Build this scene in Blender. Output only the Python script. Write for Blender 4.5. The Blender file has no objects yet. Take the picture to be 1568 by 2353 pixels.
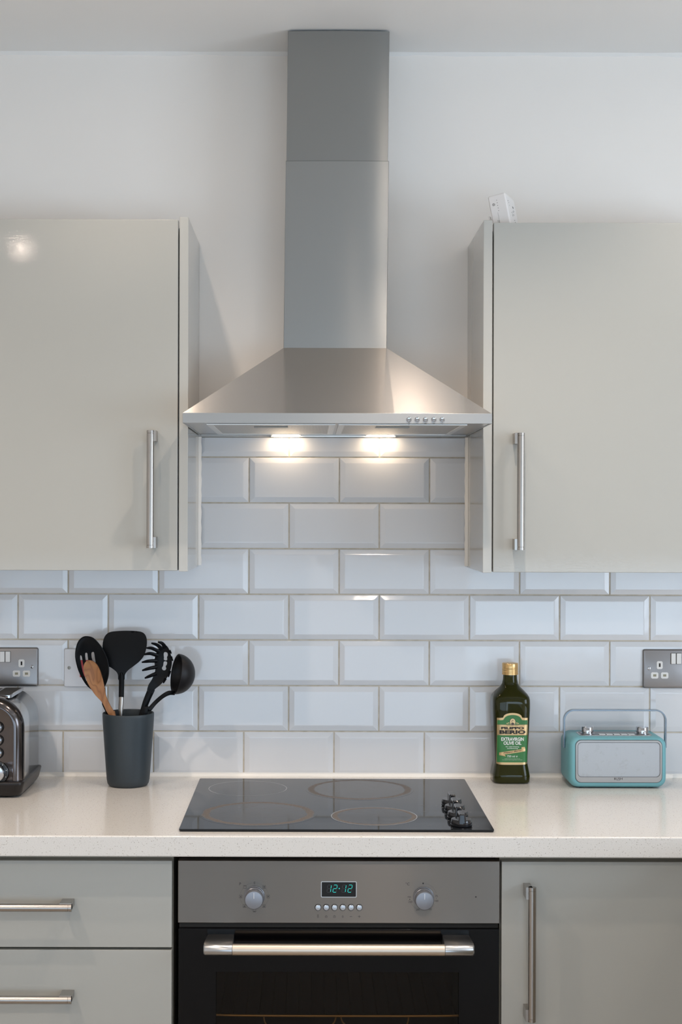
import bpy, bmesh, math, random
from mathutils import Vector, Matrix, geometry
random.seed(7)
C = bpy.context.scene.collection
PI = math.pi
# ------------------------------------------------------------------ camera
F = 3275.0; CAMD = 3.2; HZ = 1.489; VX = 712.0; VY = 1180.0; TH = 0.0026
cd = bpy.data.cameras.new('camera'); cam = bpy.data.objects.new('camera', cd); C.objects.link(cam)
cd.sensor_fit = 'HORIZONTAL'; cd.sensor_width = 36.0; cd.lens = 36.0 * F / 1568
cd.shift_x = (784 - VX) / 1568; cd.shift_y = (VY - 1176.5) / 1568
cam.location = (0, -CAMD, HZ)
cam.rotation_euler = (Matrix.Rotation(PI / 2, 3, 'X') @ Matrix.Rotation(TH, 3, 'Z')).to_euler()
cd.clip_start = 0.05
bpy.context.scene.camera = cam
# ------------------------------------------------------------------ world, lights, exposure
sc = bpy.context.scene
sc.view_settings.view_transform = 'Standard'; sc.view_settings.look = 'None'
sc.view_settings.gamma = 1.0; sc.view_settings.use_curve_mapping = False
sc.view_settings.exposure = 0.36
w = bpy.data.worlds.new('world'); sc.world = w; w.use_nodes = True
w.node_tree.nodes['Background'].inputs[0].default_value = (0.70, 0.84, 1.0, 1)
w.node_tree.nodes['Background'].inputs[1].default_value = 1.0
ROOM = dict(x0=-2.6, x1=2.5, y1=-5.2, zc=2.523)
WARM = (1.0, 0.84, 0.70); COOL = (0.70, 0.84, 1.0)
def area(name, loc, rot, sx, sy, power, col):
    l = bpy.data.lights.new(name, 'AREA'); l.shape = 'RECTANGLE'; l.size = sx; l.size_y = sy
    l.energy = power; l.color = col
    o = bpy.data.objects.new(name, l); o.location = loc; o.rotation_euler = rot; C.objects.link(o); return o
area('daylight_side_window', (2.66, -2.1, 1.55), (0, PI / 2, 0), 1.2, 1.6, 32, COOL)
area('daylight_rear_door', (1.6, -5.36, .62), (PI / 2, 0, 0), 1.4, 1.24, 17, (0.60, 0.80, 1.0))
area('rear_cool_fill', (-.5, -5.36, .62), (PI / 2, 0, 0), 2.8, 1.24, 13, (0.56, 0.78, 1.0))  # unseen cool fill added behind the camera to brighten the fronts
DOWN = [(-0.375, -0.64, 10, 120), (0.92, -0.66, 14, 120), (0.30, -0.98, 27, 120), (-1.05, -1.2, 34, 130), (1.6, -1.2, 8, 130), (-1.12, -2.89, 32, 168), (0.28, -2.98, 30, 168), (1.75, -2.8, 6, 168), (-1.75, -4.3, 12, 168)]  # includes unseen lamps added as fill beside those read from shadows and glints

# ------------------------------------------------------------------ helpers
def tag(o, label=None, cat=None, group=None, kind=None):
    if label: o['label'] = label
    if cat: o['category'] = cat
    if group: o['group'] = group
    if kind: o['kind'] = kind
    return o
def thing(name, label, cat, loc=(0, 0, 0), group=None, rot=(0, 0, 0)):
    o = bpy.data.objects.new(name, None); C.objects.link(o); o.location = loc; o.rotation_euler = rot
    o.empty_display_size = 0.05
    return tag(o, label, cat, group)
ORG = {}
def mk(name, bm, mat, parent=None, smooth=False, bevel=0, seg=2, local=False, label=None, kind=None, ang=35):
    """link bmesh as one object; world coordinates unless local"""
    if isinstance(bm, bpy.types.Mesh): me = bm
    else:
        bmesh.ops.recalc_face_normals(bm, faces=bm.faces)
        me = bpy.data.meshes.new(name); bm.to_mesh(me); bm.free()
    root = parent
    while root is not None and root.parent is not None: root = root.parent
    if root is not None and not local:
        mw = Matrix.Translation(root.location) @ root.rotation_euler.to_matrix().to_4x4()
        me.transform(mw.inverted())
    if mat is not None: me.materials.append(mat)
    o = bpy.data.objects.new(name, me); C.objects.link(o)
    if parent is not None: o.parent = parent
    if bevel:
        m = o.modifiers.new('bevel', 'BEVEL'); m.width = bevel; m.segments = seg; m.limit_method = 'ANGLE'; m.angle_limit = math.radians(40); m.harden_normals = True
    if smooth or bevel:
        for p in me.polygons: p.use_smooth = True
        if hasattr(me, 'set_sharp_from_angle'): me.set_sharp_from_angle(angle=math.radians(ang if not bevel else 80))
    if label: o['label'] = label
    if kind: o['kind'] = kind
    return o
def BM(): return bmesh.new()
def box(bm, x0, x1, y0, y1, z0, z1):
    v = [bm.verts.new((x, y, z)) for x in (x0, x1) for y in (y0, y1) for z in (z0, z1)]
    for f in ((0, 1, 3, 2), (4, 6, 7, 5), (0, 4, 5, 1), (2, 3, 7, 6), (0, 2, 6, 4), (1, 5, 7, 3)):
        bm.faces.new([v[i] for i in f])
    return v
def loft(bm, rings, cap0=True, cap1=True, closed=True):
    R = [[bm.verts.new(p) for p in r] for r in rings]
    n = len(R[0])
    for a, b in zip(R, R[1:]):
        for i in range(n if closed else n - 1):
            j = (i + 1) % n
            bm.faces.new((a[i], a[j], b[j], b[i]))
    if cap0: bm.faces.new(R[0][::-1])
    if cap1: bm.faces.new(R[-1])
    return R
def lathe(bm, prof, c=(0, 0, 0), seg=40, axis='Z', cap0=True, cap1=True):
    rings = []
    for r, h in prof:
        ring = []
        for i in range(seg):
            a = 2 * PI * i / seg
            u, v = r * math.cos(a), r * math.sin(a)
            if axis == 'Z': p = (c[0] + u, c[1] + v, c[2] + h)
            elif axis == 'Y': p = (c[0] + u, c[1] - h, c[2] + v)   # h grows towards the room
            else: p = (c[0] + h, c[1] + u, c[2] + v)
            ring.append(p)
        rings.append(ring)
    return loft(bm, rings, cap0, cap1)
def catmull(pts, n=8):
    P = [Vector(p) for p in pts]; out = []
    if len(P) < 3: return P
    Q = [2 * P[0] - P[1]] + P + [2 * P[-1] - P[-2]]
    for i in range(1, len(Q) - 2):
        for k in range(n):
            t = k / n
            out.append(0.5 * ((2 * Q[i]) + (-Q[i - 1] + Q[i + 1]) * t + (2 * Q[i - 1] - 5 * Q[i] + 4 * Q[i + 1] - Q[i + 2]) * t * t + (-Q[i - 1] + 3 * Q[i] - 3 * Q[i + 1] + Q[i + 2]) * t ** 3))
    out.append(P[-1]); return out
def tube(bm, pts, rad, seg=12, caps=True, flat=1.0, up=(0, 1, 0)):
    P = [Vector(p) for p in pts]; n = len(P)
    if not isinstance(rad, (list, tuple)): rad = [rad] * n
    rings = []
    for i, p in enumerate(P):
        t = (P[min(i + 1, n - 1)] - P[max(i - 1, 0)]).normalized()
        a = Vector(up); a = (a - t * a.dot(t))
        if a.length < 1e-4: a = Vector((1, 0, 0)) - t * t.x
        a.normalize(); b = t.cross(a)
        rr = rad[i] if n == len(rad) else rad[0] + (rad[-1] - rad[0]) * i / (n - 1)
        rings.append([p + a * (rr * flat * math.cos(2 * PI * k / seg)) + b * (rr * math.sin(2 * PI * k / seg)) for k in range(seg)])
    loft(bm, rings, caps, caps)
def lerp_list(vals, n):
    out = []
    for i in range(n):
        t = i / (n - 1) * (len(vals) - 1); k = min(int(t), len(vals) - 2)
        out.append(vals[k] + (vals[k + 1] - vals[k]) * (t - k))
    return out
def rrect(x0, x1, z0, z1, r, n=6):
    pts = []
    for cx, cz, a0 in ((x1 - r, z1 - r, 0), (x0 + r, z1 - r, 90), (x0 + r, z0 + r, 180), (x1 - r, z0 + r, 270)):
        for k in range(n + 1):
            a = math.radians(a0 + 90 * k / n); pts.append((cx + r * math.cos(a), cz + r * math.sin(a)))
    return pts
def extr(bm, pts, d0, d1, axis='Y'):
    """2-D outline extruded between two coordinates along an axis"""
    def q(p, d):
        if axis == 'Y': return (p[0], d, p[1])
        if axis == 'X': return (d, p[0], p[1])
        return (p[0], p[1], d)
    loft(bm, [[q(p, d0) for p in pts], [q(p, d1) for p in pts]])
def frame_ring(bm, outer, inner, d0, d1, axis='Y'):
    def q(p, d):
        if axis == 'Y': return (p[0], d, p[1])
        return (p[0], p[1], d)
    A = [bm.verts.new(q(p, d0)) for p in outer]; B = [bm.verts.new(q(p, d1)) for p in outer]
    D = [bm.verts.new(q(p, d0)) for p in inner]; E = [bm.verts.new(q(p, d1)) for p in inner]
    n = len(A)
    for i in range(n):
        j = (i + 1) % n
        bm.faces.new((A[i], A[j], B[j], B[i])); bm.faces.new((D[i], E[i], E[j], D[j]))
        bm.faces.new((B[i], B[j], E[j], E[i])); bm.faces.new((A[i], D[i], D[j], A[j]))
def inside(p, poly):
    c = False; n = len(poly); j = n - 1
    for i in range(n):
        if (poly[i][1] > p[1]) != (poly[j][1] > p[1]) and p[0] < (poly[j][0] - poly[i][0]) * (p[1] - poly[i][1]) / (poly[j][1] - poly[i][1]) + poly[i][0]: c = not c
        j = i
    return c
def plate(bm, outer, holes, step, thick, fy):
    """thin shaped plate in XZ with holes; fy(x,z) gives the front surface's y; thickness goes to the wall"""
    pts = [Vector(p) for p in outer]; edges = [(i, (i + 1) % len(outer)) for i in range(len(outer))]
    for h in holes:
        b = len(pts); pts += [Vector(p) for p in h]; edges += [(b + i, b + (i + 1) % len(h)) for i in range(len(h))]
    xs = [p[0] for p in outer]; zs = [p[1] for p in outer]
    z = min(zs)
    while z < max(zs):
        x = min(xs)
        while x < max(xs):
            q = (x + step * .31 * math.sin(z * 9000), z)
            if inside(q, outer) and not any(inside(q, h) for h in holes):
                if min(((q[0] - p[0]) ** 2 + (q[1] - p[1]) ** 2) for p in pts[:len(outer) + sum(len(h) for h in holes)]) > (step * .45) ** 2:
                    pts.append(Vector(q))
            x += step
        z += step
    vs, es, fs, _, _, _ = geometry.delaunay_2d_cdt(pts, edges, [], 0, 1e-7)
    keep = []
    for f in fs:
        c = (sum(vs[i][0] for i in f) / 3, sum(vs[i][1] for i in f) / 3)
        if inside(c, outer) and not any(inside(c, h) for h in holes): keep.append(f)
    A = {}; B = {}
    for f in keep:
        for i in f:
            if i not in A:
                y = fy(vs[i][0], vs[i][1])
                A[i] = bm.verts.new((vs[i][0], y, vs[i][1])); B[i] = bm.verts.new((vs[i][0], y + thick, vs[i][1]))
    cnt = {}
    for f in keep:
        bm.faces.new([A[i] for i in f]); bm.faces.new([B[i] for i in reversed(f)])
        for k in range(3):
            e = (f[k], f[(k + 1) % 3]); cnt[e] = cnt.get(e, 0) + 1
    for e in cnt:
        if (e[1], e[0]) not in cnt: bm.faces.new((A[e[0]], B[e[0]], B[e[1]], A[e[1]]))
def S(d): return F / (CAMD - d)
def P(px, py, d):
    """point of the place at distance d from the tiled wall that the photograph shows at px,py"""
    xu = px + TH * (py - VY); yu = py - TH * (px - VX)
    return Vector(((xu - VX) / S(d), -d, HZ - (yu - VY) / S(d)))
def text_bm(body, size, cx, cz, y, align='CENTER', bold=0.0, xs=1.0, shear=0.0, width=None, height=None, rot=0.0, warp=None, extrude=0.0):
    cu = bpy.data.curves.new('t', 'FONT'); cu.body = body; cu.size = size; cu.align_x = align; cu.align_y = 'CENTER'
    cu.offset = bold; cu.shear = shear; cu.resolution_u = 3; cu.extrude = extrude
    ob = bpy.data.objects.new('t', cu); C.objects.link(ob); bpy.context.view_layer.update()
    me = bpy.data.meshes.new_from_object(ob.evaluated_get(bpy.context.evaluated_depsgraph_get()))
    bpy.data.objects.remove(ob); bpy.data.curves.remove(cu)
    vs = [v.co.copy() for v in me.vertices]
    if not vs: return BM()
    if width:
        x0 = min(v.x for v in vs); x1 = max(v.x for v in vs)
        for v in vs: v.x = (v.x - (x0 + x1) / 2) * width / (x1 - x0)
    else:
        for v in vs: v.x *= xs
    z0 = min(v.y for v in vs); z1 = max(v.y for v in vs)
    k = (height / (z1 - z0)) if height else 1
    for v in vs: v.y = (v.y - (z0 + z1) / 2) * k
    ca, sa = math.cos(rot), math.sin(rot)
    for mv, v in zip(me.vertices, vs):
        X = cx + v.x * ca - v.y * sa; Z = cz + v.x * sa + v.y * ca
        Y = (warp(X, Z) + y) if warp else y
        mv.co = (X, Y - v.z, Z)
    bm = BM(); bm.from_mesh(me); bpy.data.meshes.remove(me); return bm
def merge(a, b):
    me = bpy.data.meshes.new('tmp'); b.to_mesh(me); b.free(); a.from_mesh(me); bpy.data.meshes.remove(me); return a

# ------------------------------------------------------------------ materials
def lin(r, g, b):
    f = lambda c: (c / 255 / 12.92) if c / 255 <= 0.04045 else ((c / 255 + .055) / 1.055) ** 2.4
    return (f(r), f(g), f(b), 1)
class M:
    def __init__(s, name, col=(.8, .8, .8, 1), rough=.5, metal=0.0, **kw):
        s.m = bpy.data.materials.new(name); s.m.use_nodes = True; s.t = s.m.node_tree; s.b = s.t.nodes['Principled BSDF']
        s.set('Base Color', col); s.set('Roughness', rough); s.set('Metallic', metal)
        for k, v in kw.items(): s.set(k.replace('_', ' '), v)
    def set(s, k, v): s.b.inputs[k].default_value = v
    def n(s, typ, **kw):
        x = s.t.nodes.new(typ)
        for k, v in kw.items():
            if hasattr(x, k): setattr(x, k, v)
            else: x.inputs[k.replace('_', ' ')].default_value = v
        return x
    def l(s, a, b): s.t.links.new(a, b)
    def coords(s, scale=(1, 1, 1), kind='Object'):
        tc = s.n('ShaderNodeTexCoord'); mp = s.n('ShaderNodeMapping'); mp.inputs['Scale'].default_value = scale
        s.l(tc.outputs[kind], mp.inputs[0]); return mp.outputs[0]
    def noise(s, scale, vec=None, detail=3, rough=.5):
        x = s.n('ShaderNodeTexNoise'); x.inputs['Scale'].default_value = scale; x.inputs['Detail'].default_value = detail; x.inputs['Roughness'].default_value = rough
        if vec is not None: s.l(vec, x.inputs['Vector'])
        return x.outputs['Fac']
    def ramp(s, fac, stops):
        x = s.n('ShaderNodeValToRGB'); e = x.color_ramp.elements
        while len(e) > 1: e.remove(e[0])
        e[0].position = stops[0][0]; e[0].color = stops[0][1]
        for p, c in stops[1:]:
            q = e.new(p); q.color = c
        s.l(fac, x.inputs[0]); return x.outputs[0]
    def bump(s, h, strength=.1, dist=.001, inp='Normal'):
        x = s.n('ShaderNodeBump'); x.inputs['Strength'].default_value = strength; x.inputs['Distance'].default_value = dist
        s.l(h, x.inputs['Height']); s.l(x.outputs[0], s.b.inputs[inp]); return s
    def math(s, op, a, b=None):
        x = s.n('ShaderNodeMath', operation=op)
        for i, v in enumerate((a, b)):
            if v is None: continue
            if isinstance(v, (int, float)): x.inputs[i].default_value = v
            else: s.l(v, x.inputs[i])
        return x.outputs[0]
    def mix(s, fac, a, b):
        x = s.n('ShaderNodeMix', data_type='RGBA')
        for i, v in ((0, fac), (6, a), (7, b)):
            if isinstance(v, (int, float, tuple)): x.inputs[i].default_value = v
            else: s.l(v, x.inputs[i])
        return x.outputs[2]
def g(v): return (v, v, v, 1)
# painted plaster
def paint(name, col):
    m = M(name, col, .6); n = m.noise(3.0, m.coords(), 3)
    m.l(m.mix(n, tuple(c * .97 for c in col[:3]) + (1,), col), m.b.inputs['Base Color'])
    m.bump(m.noise(9, m.coords(), 4), .25, .004); return m.m
mWALL = paint('wall_paint', (.92, .875, .825, 1)); mCEIL = paint('ceiling_paint', (.93, .925, .91, 1))
def _tile():
    m = M('tile_glaze', (.70, .715, .74, 1), .09); m.set('Coat Weight', .15); m.set('Coat Roughness', .03)
    m.bump(m.noise(22, m.coords(kind='Object'), 2), .10, .003); return m.m
mTILE = _tile()
def _grout():
    m = M('grout', (.62, .57, .49, 1), .9); n = m.noise(60, m.coords(), 4)
    m.l(m.ramp(n, [(.3, (.50, .45, .36, 1)), (.6, (.61, .56, .48, 1))]), m.b.inputs['Base Color']); return m.m
mGROUT = _grout()
mSEAL = M('silicone', (.86, .84, .80, 1), .35).m
def _cab():
    m = M('cabinet_gloss', (.47, .465, .43, 1), .42); m.set('Coat Weight', .6); m.set('Coat Roughness', .008)
    m.bump(m.noise(300, m.coords(), 2), .05, .001, 'Coat Normal')
    n = m.noise(2.5, m.coords(), 3); m.l(m.mix(n, (.39, .388, .358, 1), (.405, .402, .373, 1)), m.b.inputs['Base Color']); return m.m
mCAB = _cab()
mPANEL = M('end_panel_satin', (.45, .445, .415, 1), .22, Coat_Weight=.5, Coat_Roughness=.12).m
mCARC = M('carcass_edge', (.30, .275, .22, 1), .5).m
mDARK = M('dark_recess', (.02, .018, .016, 1), .8).m
def _worktop():
    m = M('quartz_worktop', (.74, .71, .66, 1), .20); v = m.coords()
    vo = m.n('ShaderNodeTexVoronoi'); vo.inputs['Scale'].default_value = 260; m.l(v, vo.inputs['Vector'])
    sp = m.ramp(vo.outputs['Distance'], [(.0, g(1)), (.22, g(1)), (.30, g(0))])
    pick = m.ramp(m.noise(420, v, 1), [(.52, g(0)), (.58, g(1))])
    k = m.math('MULTIPLY', sp, pick)
    cl = m.ramp(m.noise(700, v, 2), [(.35, (.66, .63, .59, 1)), (.7, (.75, .72, .68, 1))])
    m.l(m.mix(m.math('MULTIPLY', k, .75), cl, (.33, .29, .24, 1)), m.b.inputs['Base Color'])
    m.set('Coat Weight', .4); m.set('Coat Roughness', .10); return m.m
mTOP = _worktop()
def steel(name, col, rough, an=.75, tan=(0, 0, 1), streak=(1.5, 40, 260), st=.06, var=.06):
    m = M(name, col, rough, 1.0); m.set('Anisotropic', an)
    cx = m.n('ShaderNodeCombineXYZ'); cx.inputs[0].default_value, cx.inputs[1].default_value, cx.inputs[2].default_value = tan
    m.l(cx.outputs[0], m.b.inputs['Tangent'])
    n = m.noise(1, m.coords(streak), 4, .6)
    big = m.noise(4, m.coords(), 3)
    r = m.math('ADD', m.math('MULTIPLY', n, var), m.math('MULTIPLY', big, var)); r = m.math('ADD', r, rough - var)
    m.l(r, m.b.inputs['Roughness'])
    m.bump(n, st, .0006); return m.m
mHOOD = steel('hood_brushed_steel', (.67, .62, .575, 1), .26, 1.0, st=.02, var=.03)
mCHIM = steel('chimney_brushed_steel', (.33, .325, .31, 1), .30, 1.0, streak=(1.5, 40, 150), st=.010, var=.03)
mOVEN = steel('oven_brushed_steel', (.195, .172, .150, 1), .30, 1.0)
mBARV = M('handle_steel_v', (.43, .405, .38, 1), .27, 1.0).m
mALU = M('satin_aluminium', (.72, .70, .67, 1), .34, 1.0).m
mALUW = M('warm_aluminium', (.66, .58, .49, 1), .42, 1.0).m
mCHROME = M('chrome', (.50, .51, .54, 1), .08, 1.0).m
mBLACK = M('black_nylon', (.0045, .0052, .0065, 1), .36, Specular_IOR_Level=.14).m
mPLAST = M('white_plastic', (.78, .77, .75, 1), .3).m
mINK = M('black_ink', (.015, .014, .014, 1), .6).m
mINKG = M('grey_ink', (.06, .055, .05, 1), .6).m
mGOLD = M('gold_foil', (.66, .47, .25, 1), .36, .85).m
mGREEN = M('label_green', (.035, .17, .05, 1), .4).m
mWHITEINK = M('white_ink', (.85, .86, .84, 1), .5).m
mRED = M('red_plastic', (.45, .008, .012, 1), .35).m

# ------------------------------------------------------------------ room shell
zc = ROOM['zc']; X0, X1, Y1 = ROOM['x0'], ROOM['x1'], ROOM['y1']
def struct(name, bm, mat, **kw):
    o = mk(name, bm, mat, **kw); o['kind'] = 'structure'; return o
b = BM(); box(b, X0 - .1, X1 + .1, 0, .12, -.02, zc + .05); wall_back = struct('wall_back', b, mWALL)
b = BM(); box(b, X0 - .1, X0, Y1, 0, -.02, zc + .05); struct('wall_left', b, mWALL)
def wall_hole_x(x0, x1, ya, yb, za, zb, y0, y1):
    b = BM(); box(b, x0, x1, y0, ya, -.02, zc + .05); box(b, x0, x1, yb, y1, -.02, zc + .05)
    box(b, x0, x1, ya, yb, -.02, za); box(b, x0, x1, ya, yb, zb, zc + .05); return b
struct('wall_right', wall_hole_x(X1, X1 + .12, -2.85, -1.35, .95, 2.15, Y1, 0), mWALL)
b = BM()
box(b, X0 - .1, -1.9, Y1 - .12, Y1, -.02, zc + .05); box(b, 2.3, X1 + .12, Y1 - .12, Y1, -.02, zc + .05)
box(b, -1.9, 2.3, Y1 - .12, Y1, 1.25, zc + .05)
struct('wall_front', b, mWALL)
b = BM(); box(b, X0 - .1, X1 + .12, Y1 - .12, .12, -.08, -.0); struct('floor', b, M('floor_boards', (.38, .33, .28, 1), .45).m)
b = BM(); box(b, X0 - .1, X1 + .12, Y1 - .12, .12, zc, zc + .1); struct('ceiling', b, mCEIL)
mUPVC = M('window_frame_white', (.82, .82, .82, 1), .35).m
b = BM()
for ya, yb in ((-2.85, -2.80), (-2.125, -2.075), (-1.40, -1.35)): box(b, X1 + .03, X1 + .08, ya, yb, .95, 2.15)
box(b, X1 + .03, X1 + .08, -2.85, -1.35, .95, 1.0); box(b, X1 + .03, X1 + .08, -2.85, -1.35, 2.10, 2.15)
struct('window_1', b, mUPVC)
b = BM()
for xa, xb in ((-1.9, -1.86), (.88, .92), (2.26, 2.3)): box(b, xa, xb, Y1 - .08, Y1 - .03, .0, 1.25)
box(b, -1.9, 2.3, Y1 - .08, Y1 - .03, .0, .03); box(b, -1.9, 2.3, Y1 - .08, Y1 - .03, 1.21, 1.25)
struct('window_2', b, mUPVC)
# caulked joint where the plaster meets the ceiling
b = BM()
N = 60
ring = []
for i in range(N + 1):
    x = -1.2 + 2.7 * i / N
    dz = .0022 * math.sin(i * 1.7) * math.sin(i * .53)
    ring.append([(x, 0, zc - .006 + dz), (x, -.0035, zc - .0035 + dz), (x, -.008 + dz, zc), (x, 0, zc)])
loft(b, ring); struct('trim_1', b, mCEIL, smooth=True)

# ------------------------------------------------------------------ tiles
TP, RP, ZB = .2024, .1024, .9005
rows = [(0, .0556)] + [(k, -.0463 if k % 2 else .0663) for k in range(1, 8)]
ZR = [ZB] + [1.0005 + RP * k for k in range(8)]
b = BM(); box(b, -1.35, .78, -.0042, .0, ZB - .02, 1.41); box(b, .78, 1.5, -.0042, 0, ZB - .02, 1.41); box(b, -.262, .368, -.0042, 0, 1.41, 1.6602)
mk('grout_bed', b, mGROUT, wall_back, local=True)
cache = {}
def tile_mesh(wd, h, cl, cr, ct, cb):
    key = (round(wd, 4), round(h, 4), cl, cr, ct, cb)
    if key in cache: return cache[key]
    bm = BM(); R = []
    for ins, y in ((0, 0), (0, -.0052), (.0006, -.0058), (.0100, -.0080), (.0115, -.0083), (.0130, -.00835)):
        x0 = -wd / 2 + (min(ins, .0006) if cl else ins); x1 = wd / 2 - (min(ins, .0006) if cr else ins)
        z0 = -h / 2 + (min(ins, .0006) if cb else ins); z1 = h / 2 - (min(ins, .0006) if ct else ins)
        R.append([(x0, y, z0), (x1, y, z0), (x1, y, z1), (x0, y, z1)])
    loft(bm, R, cap0=False)
    bmesh.ops.recalc_face_normals(bm, faces=bm.faces)
    me = bpy.data.meshes.new('tile'); bm.to_mesh(me); bm.free(); me.materials.append(mTILE)
    cache[key] = me; return me
for k, xj in rows:
    z0 = ZR[k] + .0016; z1 = ZR[k + 1] - .0016
    if k >= 5: lo, hi = -.2605, .3665
    else: lo, hi = -1.34, 1.40
    ct = False
    if z1 > 1.66: z1 = 1.659; ct = True
    if z0 > 1.65: continue
    n0 = math.floor((lo - xj) / TP)
    for i in range(n0, n0 + 20):
        a = xj + TP * i + .0016; c = xj + TP * (i + 1) - .0016
        if c <= lo + .012 or a >= hi - .012: continue
        cl = a < lo; cr = c > hi
        a = max(a, lo); c = min(c, hi)
        o = bpy.data.objects.new('tile', tile_mesh(c - a, z1 - z0, cl, cr, ct, False)); C.objects.link(o)
        o.parent = wall_back
        o.location = ((a + c) / 2, 0, (z0 + z1) / 2)
        o.rotation_euler = (random.uniform(-.0016, .0016), random.uniform(-.0008, .0008), random.uniform(-.0012, .0012))

# ------------------------------------------------------------------ base units and worktop
ZT = .900; DF = .5695   # worktop top, door front distance
def bar_handle(parent, p0, p1, r, drop, axis, post_len=.022, off=.006):
    """round bar with capped ends on two flat posts; p0,p1 the bar axis ends, drop = distance back to the door"""
    bm = BM(); p0 = Vector(p0); p1 = Vector(p1); u = (p1 - p0).normalized()
    tube(bm, [p0, p0 + u * .0052, p0 + u * .0055, p0 + u * .0062, p0 + u * .0065, p1 - u * .0065, p1 - u * .0062, p1 - u * .0055, p1 - u * .0052, p1],
         [r, r, r * .93, r * .93, r, r, r * .93, r * .93, r, r], 24)
    for q, sgn in ((p0, 1), (p1, -1)):
        a = q; c = q + u * sgn * post_len
        if axis == 'Z':
            box(bm, q.x + off - .0065, q.x + off + .0055, q.y - .002, q.y + drop, min(a.z, c.z), max(a.z, c.z))
        else:
            box(bm, min(a.x, c.x), max(a.x, c.x), q.y - .002, q.y + drop, q.z + off - .0065, q.z + off + .0055)
    return mk('handle', bm, mBARV, parent, smooth=True, ang=30)

dr = thing('drawer_unit', 'gloss stone-coloured base unit with stacked drawers left of the oven', 'drawer unit', (-.552, -.28, 0))
b = BM(); box(b, -.852, -.2515, -.5505, -.001, .12, .8575)
mk('carcass', b, mCARC, dr)
b = BM(); box(b, -.852, -.2515, -.49, -.47, 0.0, .12); mk('plinth', b, mPANEL, dr)
for i, (z0, z1) in enumerate(((.6872, .8475), (.5185, .6825), (.3250, .5140), (.1250, .3205))):
    b = BM(); box(b, -.8505, -.2525, -DF, -.5508, z0, z1)
    f = mk('drawer_front', b, mCAB, dr, bevel=.0012)
    if i < 3:
        zz = (.7688, .6005, .42)[i]
        bar_handle(f, (-.672, -.6005, zz), (-.4325, -.6005, zz), .0073, .0308, 'X', off=.003)

bc = thing('base_cabinet', 'gloss stone-coloured base cupboard right of the oven with vertical bar handle', 'cabinet', (.554, -.28, 0))
b = BM(); box(b, .3545, .7545, -.5505, -.001, .12, .8575); mk('carcass', b, mCARC, bc)
b = BM(); box(b, .3545, .7545, -.49, -.47, 0, .12); mk('plinth', b, mPANEL, bc)
b = BM(); box(b, .3562, .7535, -DF, -.5508, .1250, .8475)
f = mk('door', b, mCAB, bc, bevel=.0012)
bar_handle(f, (.4078, -.6010, .8085), (.4078, -.6010, .5635), .0073, .0312, 'Z', off=-.005)

# unseen cabinet run added right of the frame to shade the lower door
rc = thing('shade_cabinet', 'unseen base cabinets added outside the right edge to shade the door', 'cabinet', (1.10, -1.3, 0))
b = BM(); box(b, .785, 1.38, -2.9, -.605, .12, .8605); mk('carcass', b, mCARC, rc)
b = BM(); box(b, .84, 1.38, -2.9, -.605, 0, .12); mk('plinth', b, mDARK, rc)

wt = thing('worktop', 'speckled cream quartz worktop along the tiled wall', 'worktop', (.2, -.3, .88))
# L outline (slab), front edge rounded; unseen return leg added with the shading cabinets
b = BM()
out = [(-1.35, -.001), (-1.35, -.6), (.765, -.6), (.765, -2.92), (1.40, -2.92), (1.40, -.001)]
extr(b, out, .8615, ZT, 'Z')
mk('slab', b, mTOP, wt, bevel=.0028, seg=3)
b = BM()
prof = [(0, .9), (-.0128, .9), (-.0122, .9018), (-.0102, .9036), (-.0085, .9060), (-.0085, .9085)]
pp = [(y, z) for y, z in prof[1:]] + [(-.0055, .9085), (-.0055, .9)]
extr(b, pp, -1.34, 1.38, 'X'); mk('sealant_bead', b, mSEAL, wall_back, smooth=True)

# ------------------------------------------------------------------ wall cabinets
def wall_cab(name, label, xa, xb, zt_door, zb_door, px0, px1, zt_p, zb_p, hx, hz0, hz1, off, side):
    t = thing(name, label, 'wall cabinet', ((xa + xb) / 2, -.15, 1.37))
    b = BM(); box(b, xa, xb, -.2705, -.0098, zb_door + .001, zt_door - .014); mk('carcass', b, mPANEL, t)
    b = BM(); box(b, xa + .001, xb - .001, -.290, -.2712, zb_door, zt_door)
    f = mk('door', b, mCAB, t, bevel=.0012)
    bar_handle(f, (hx, -.3205, hz0), (hx, -.3205, hz1), .0076, .0305, 'Z', off=off)
    b = BM()
    pts = [(-.2905, zb_p), (-.2905, zt_p), (-.0008, zt_p), (-.0008, 1.663), (-.0098, 1.663), (-.0098, zb_p)]
    extr(b, pts, px0, px1, 'X'); pn = mk('end_panel', b, mPANEL, t, bevel=.0008)
    b = BM(); xi = px1 if side > 0 else px0; s = 1 if side > 0 else -1
    prof = [(0, 0), (.0065 * s, 0), (.0050 * s, -.0028), (.0028 * s, -.0062), (0.0002 * s, -.0105)]
    ring = []
    for i in range(25):
        z = zb_p + .003 + (1.657 - zb_p) * i / 24; k = 1 + .12 * math.sin(i * 2.1)
        ring.append([(xi + p[0] * k, -.0090 + p[1] * k, z) for p in prof])
    loft(b, ring); mk('sealant_bead', b, mSEAL, t, smooth=True)
    return t
wall_cab('wall_cabinet', 'gloss stone-coloured wall cabinet left of the cooker hood', -.872, -.2690, 2.0885, 1.3715, -.2672, -.2490, 2.0935, 1.3700,
         -.3222, 1.6562, 1.4185, .006, 1)
wall_cab('wall_cabinet', 'gloss stone-coloured wall cabinet right of the hood with a white box on top', .3737, .9740, 2.0840, 1.3700, .3537, .3719, 2.0885, 1.3690,
         .4268, 1.6530, 1.4165, -.006, -1)

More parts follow.
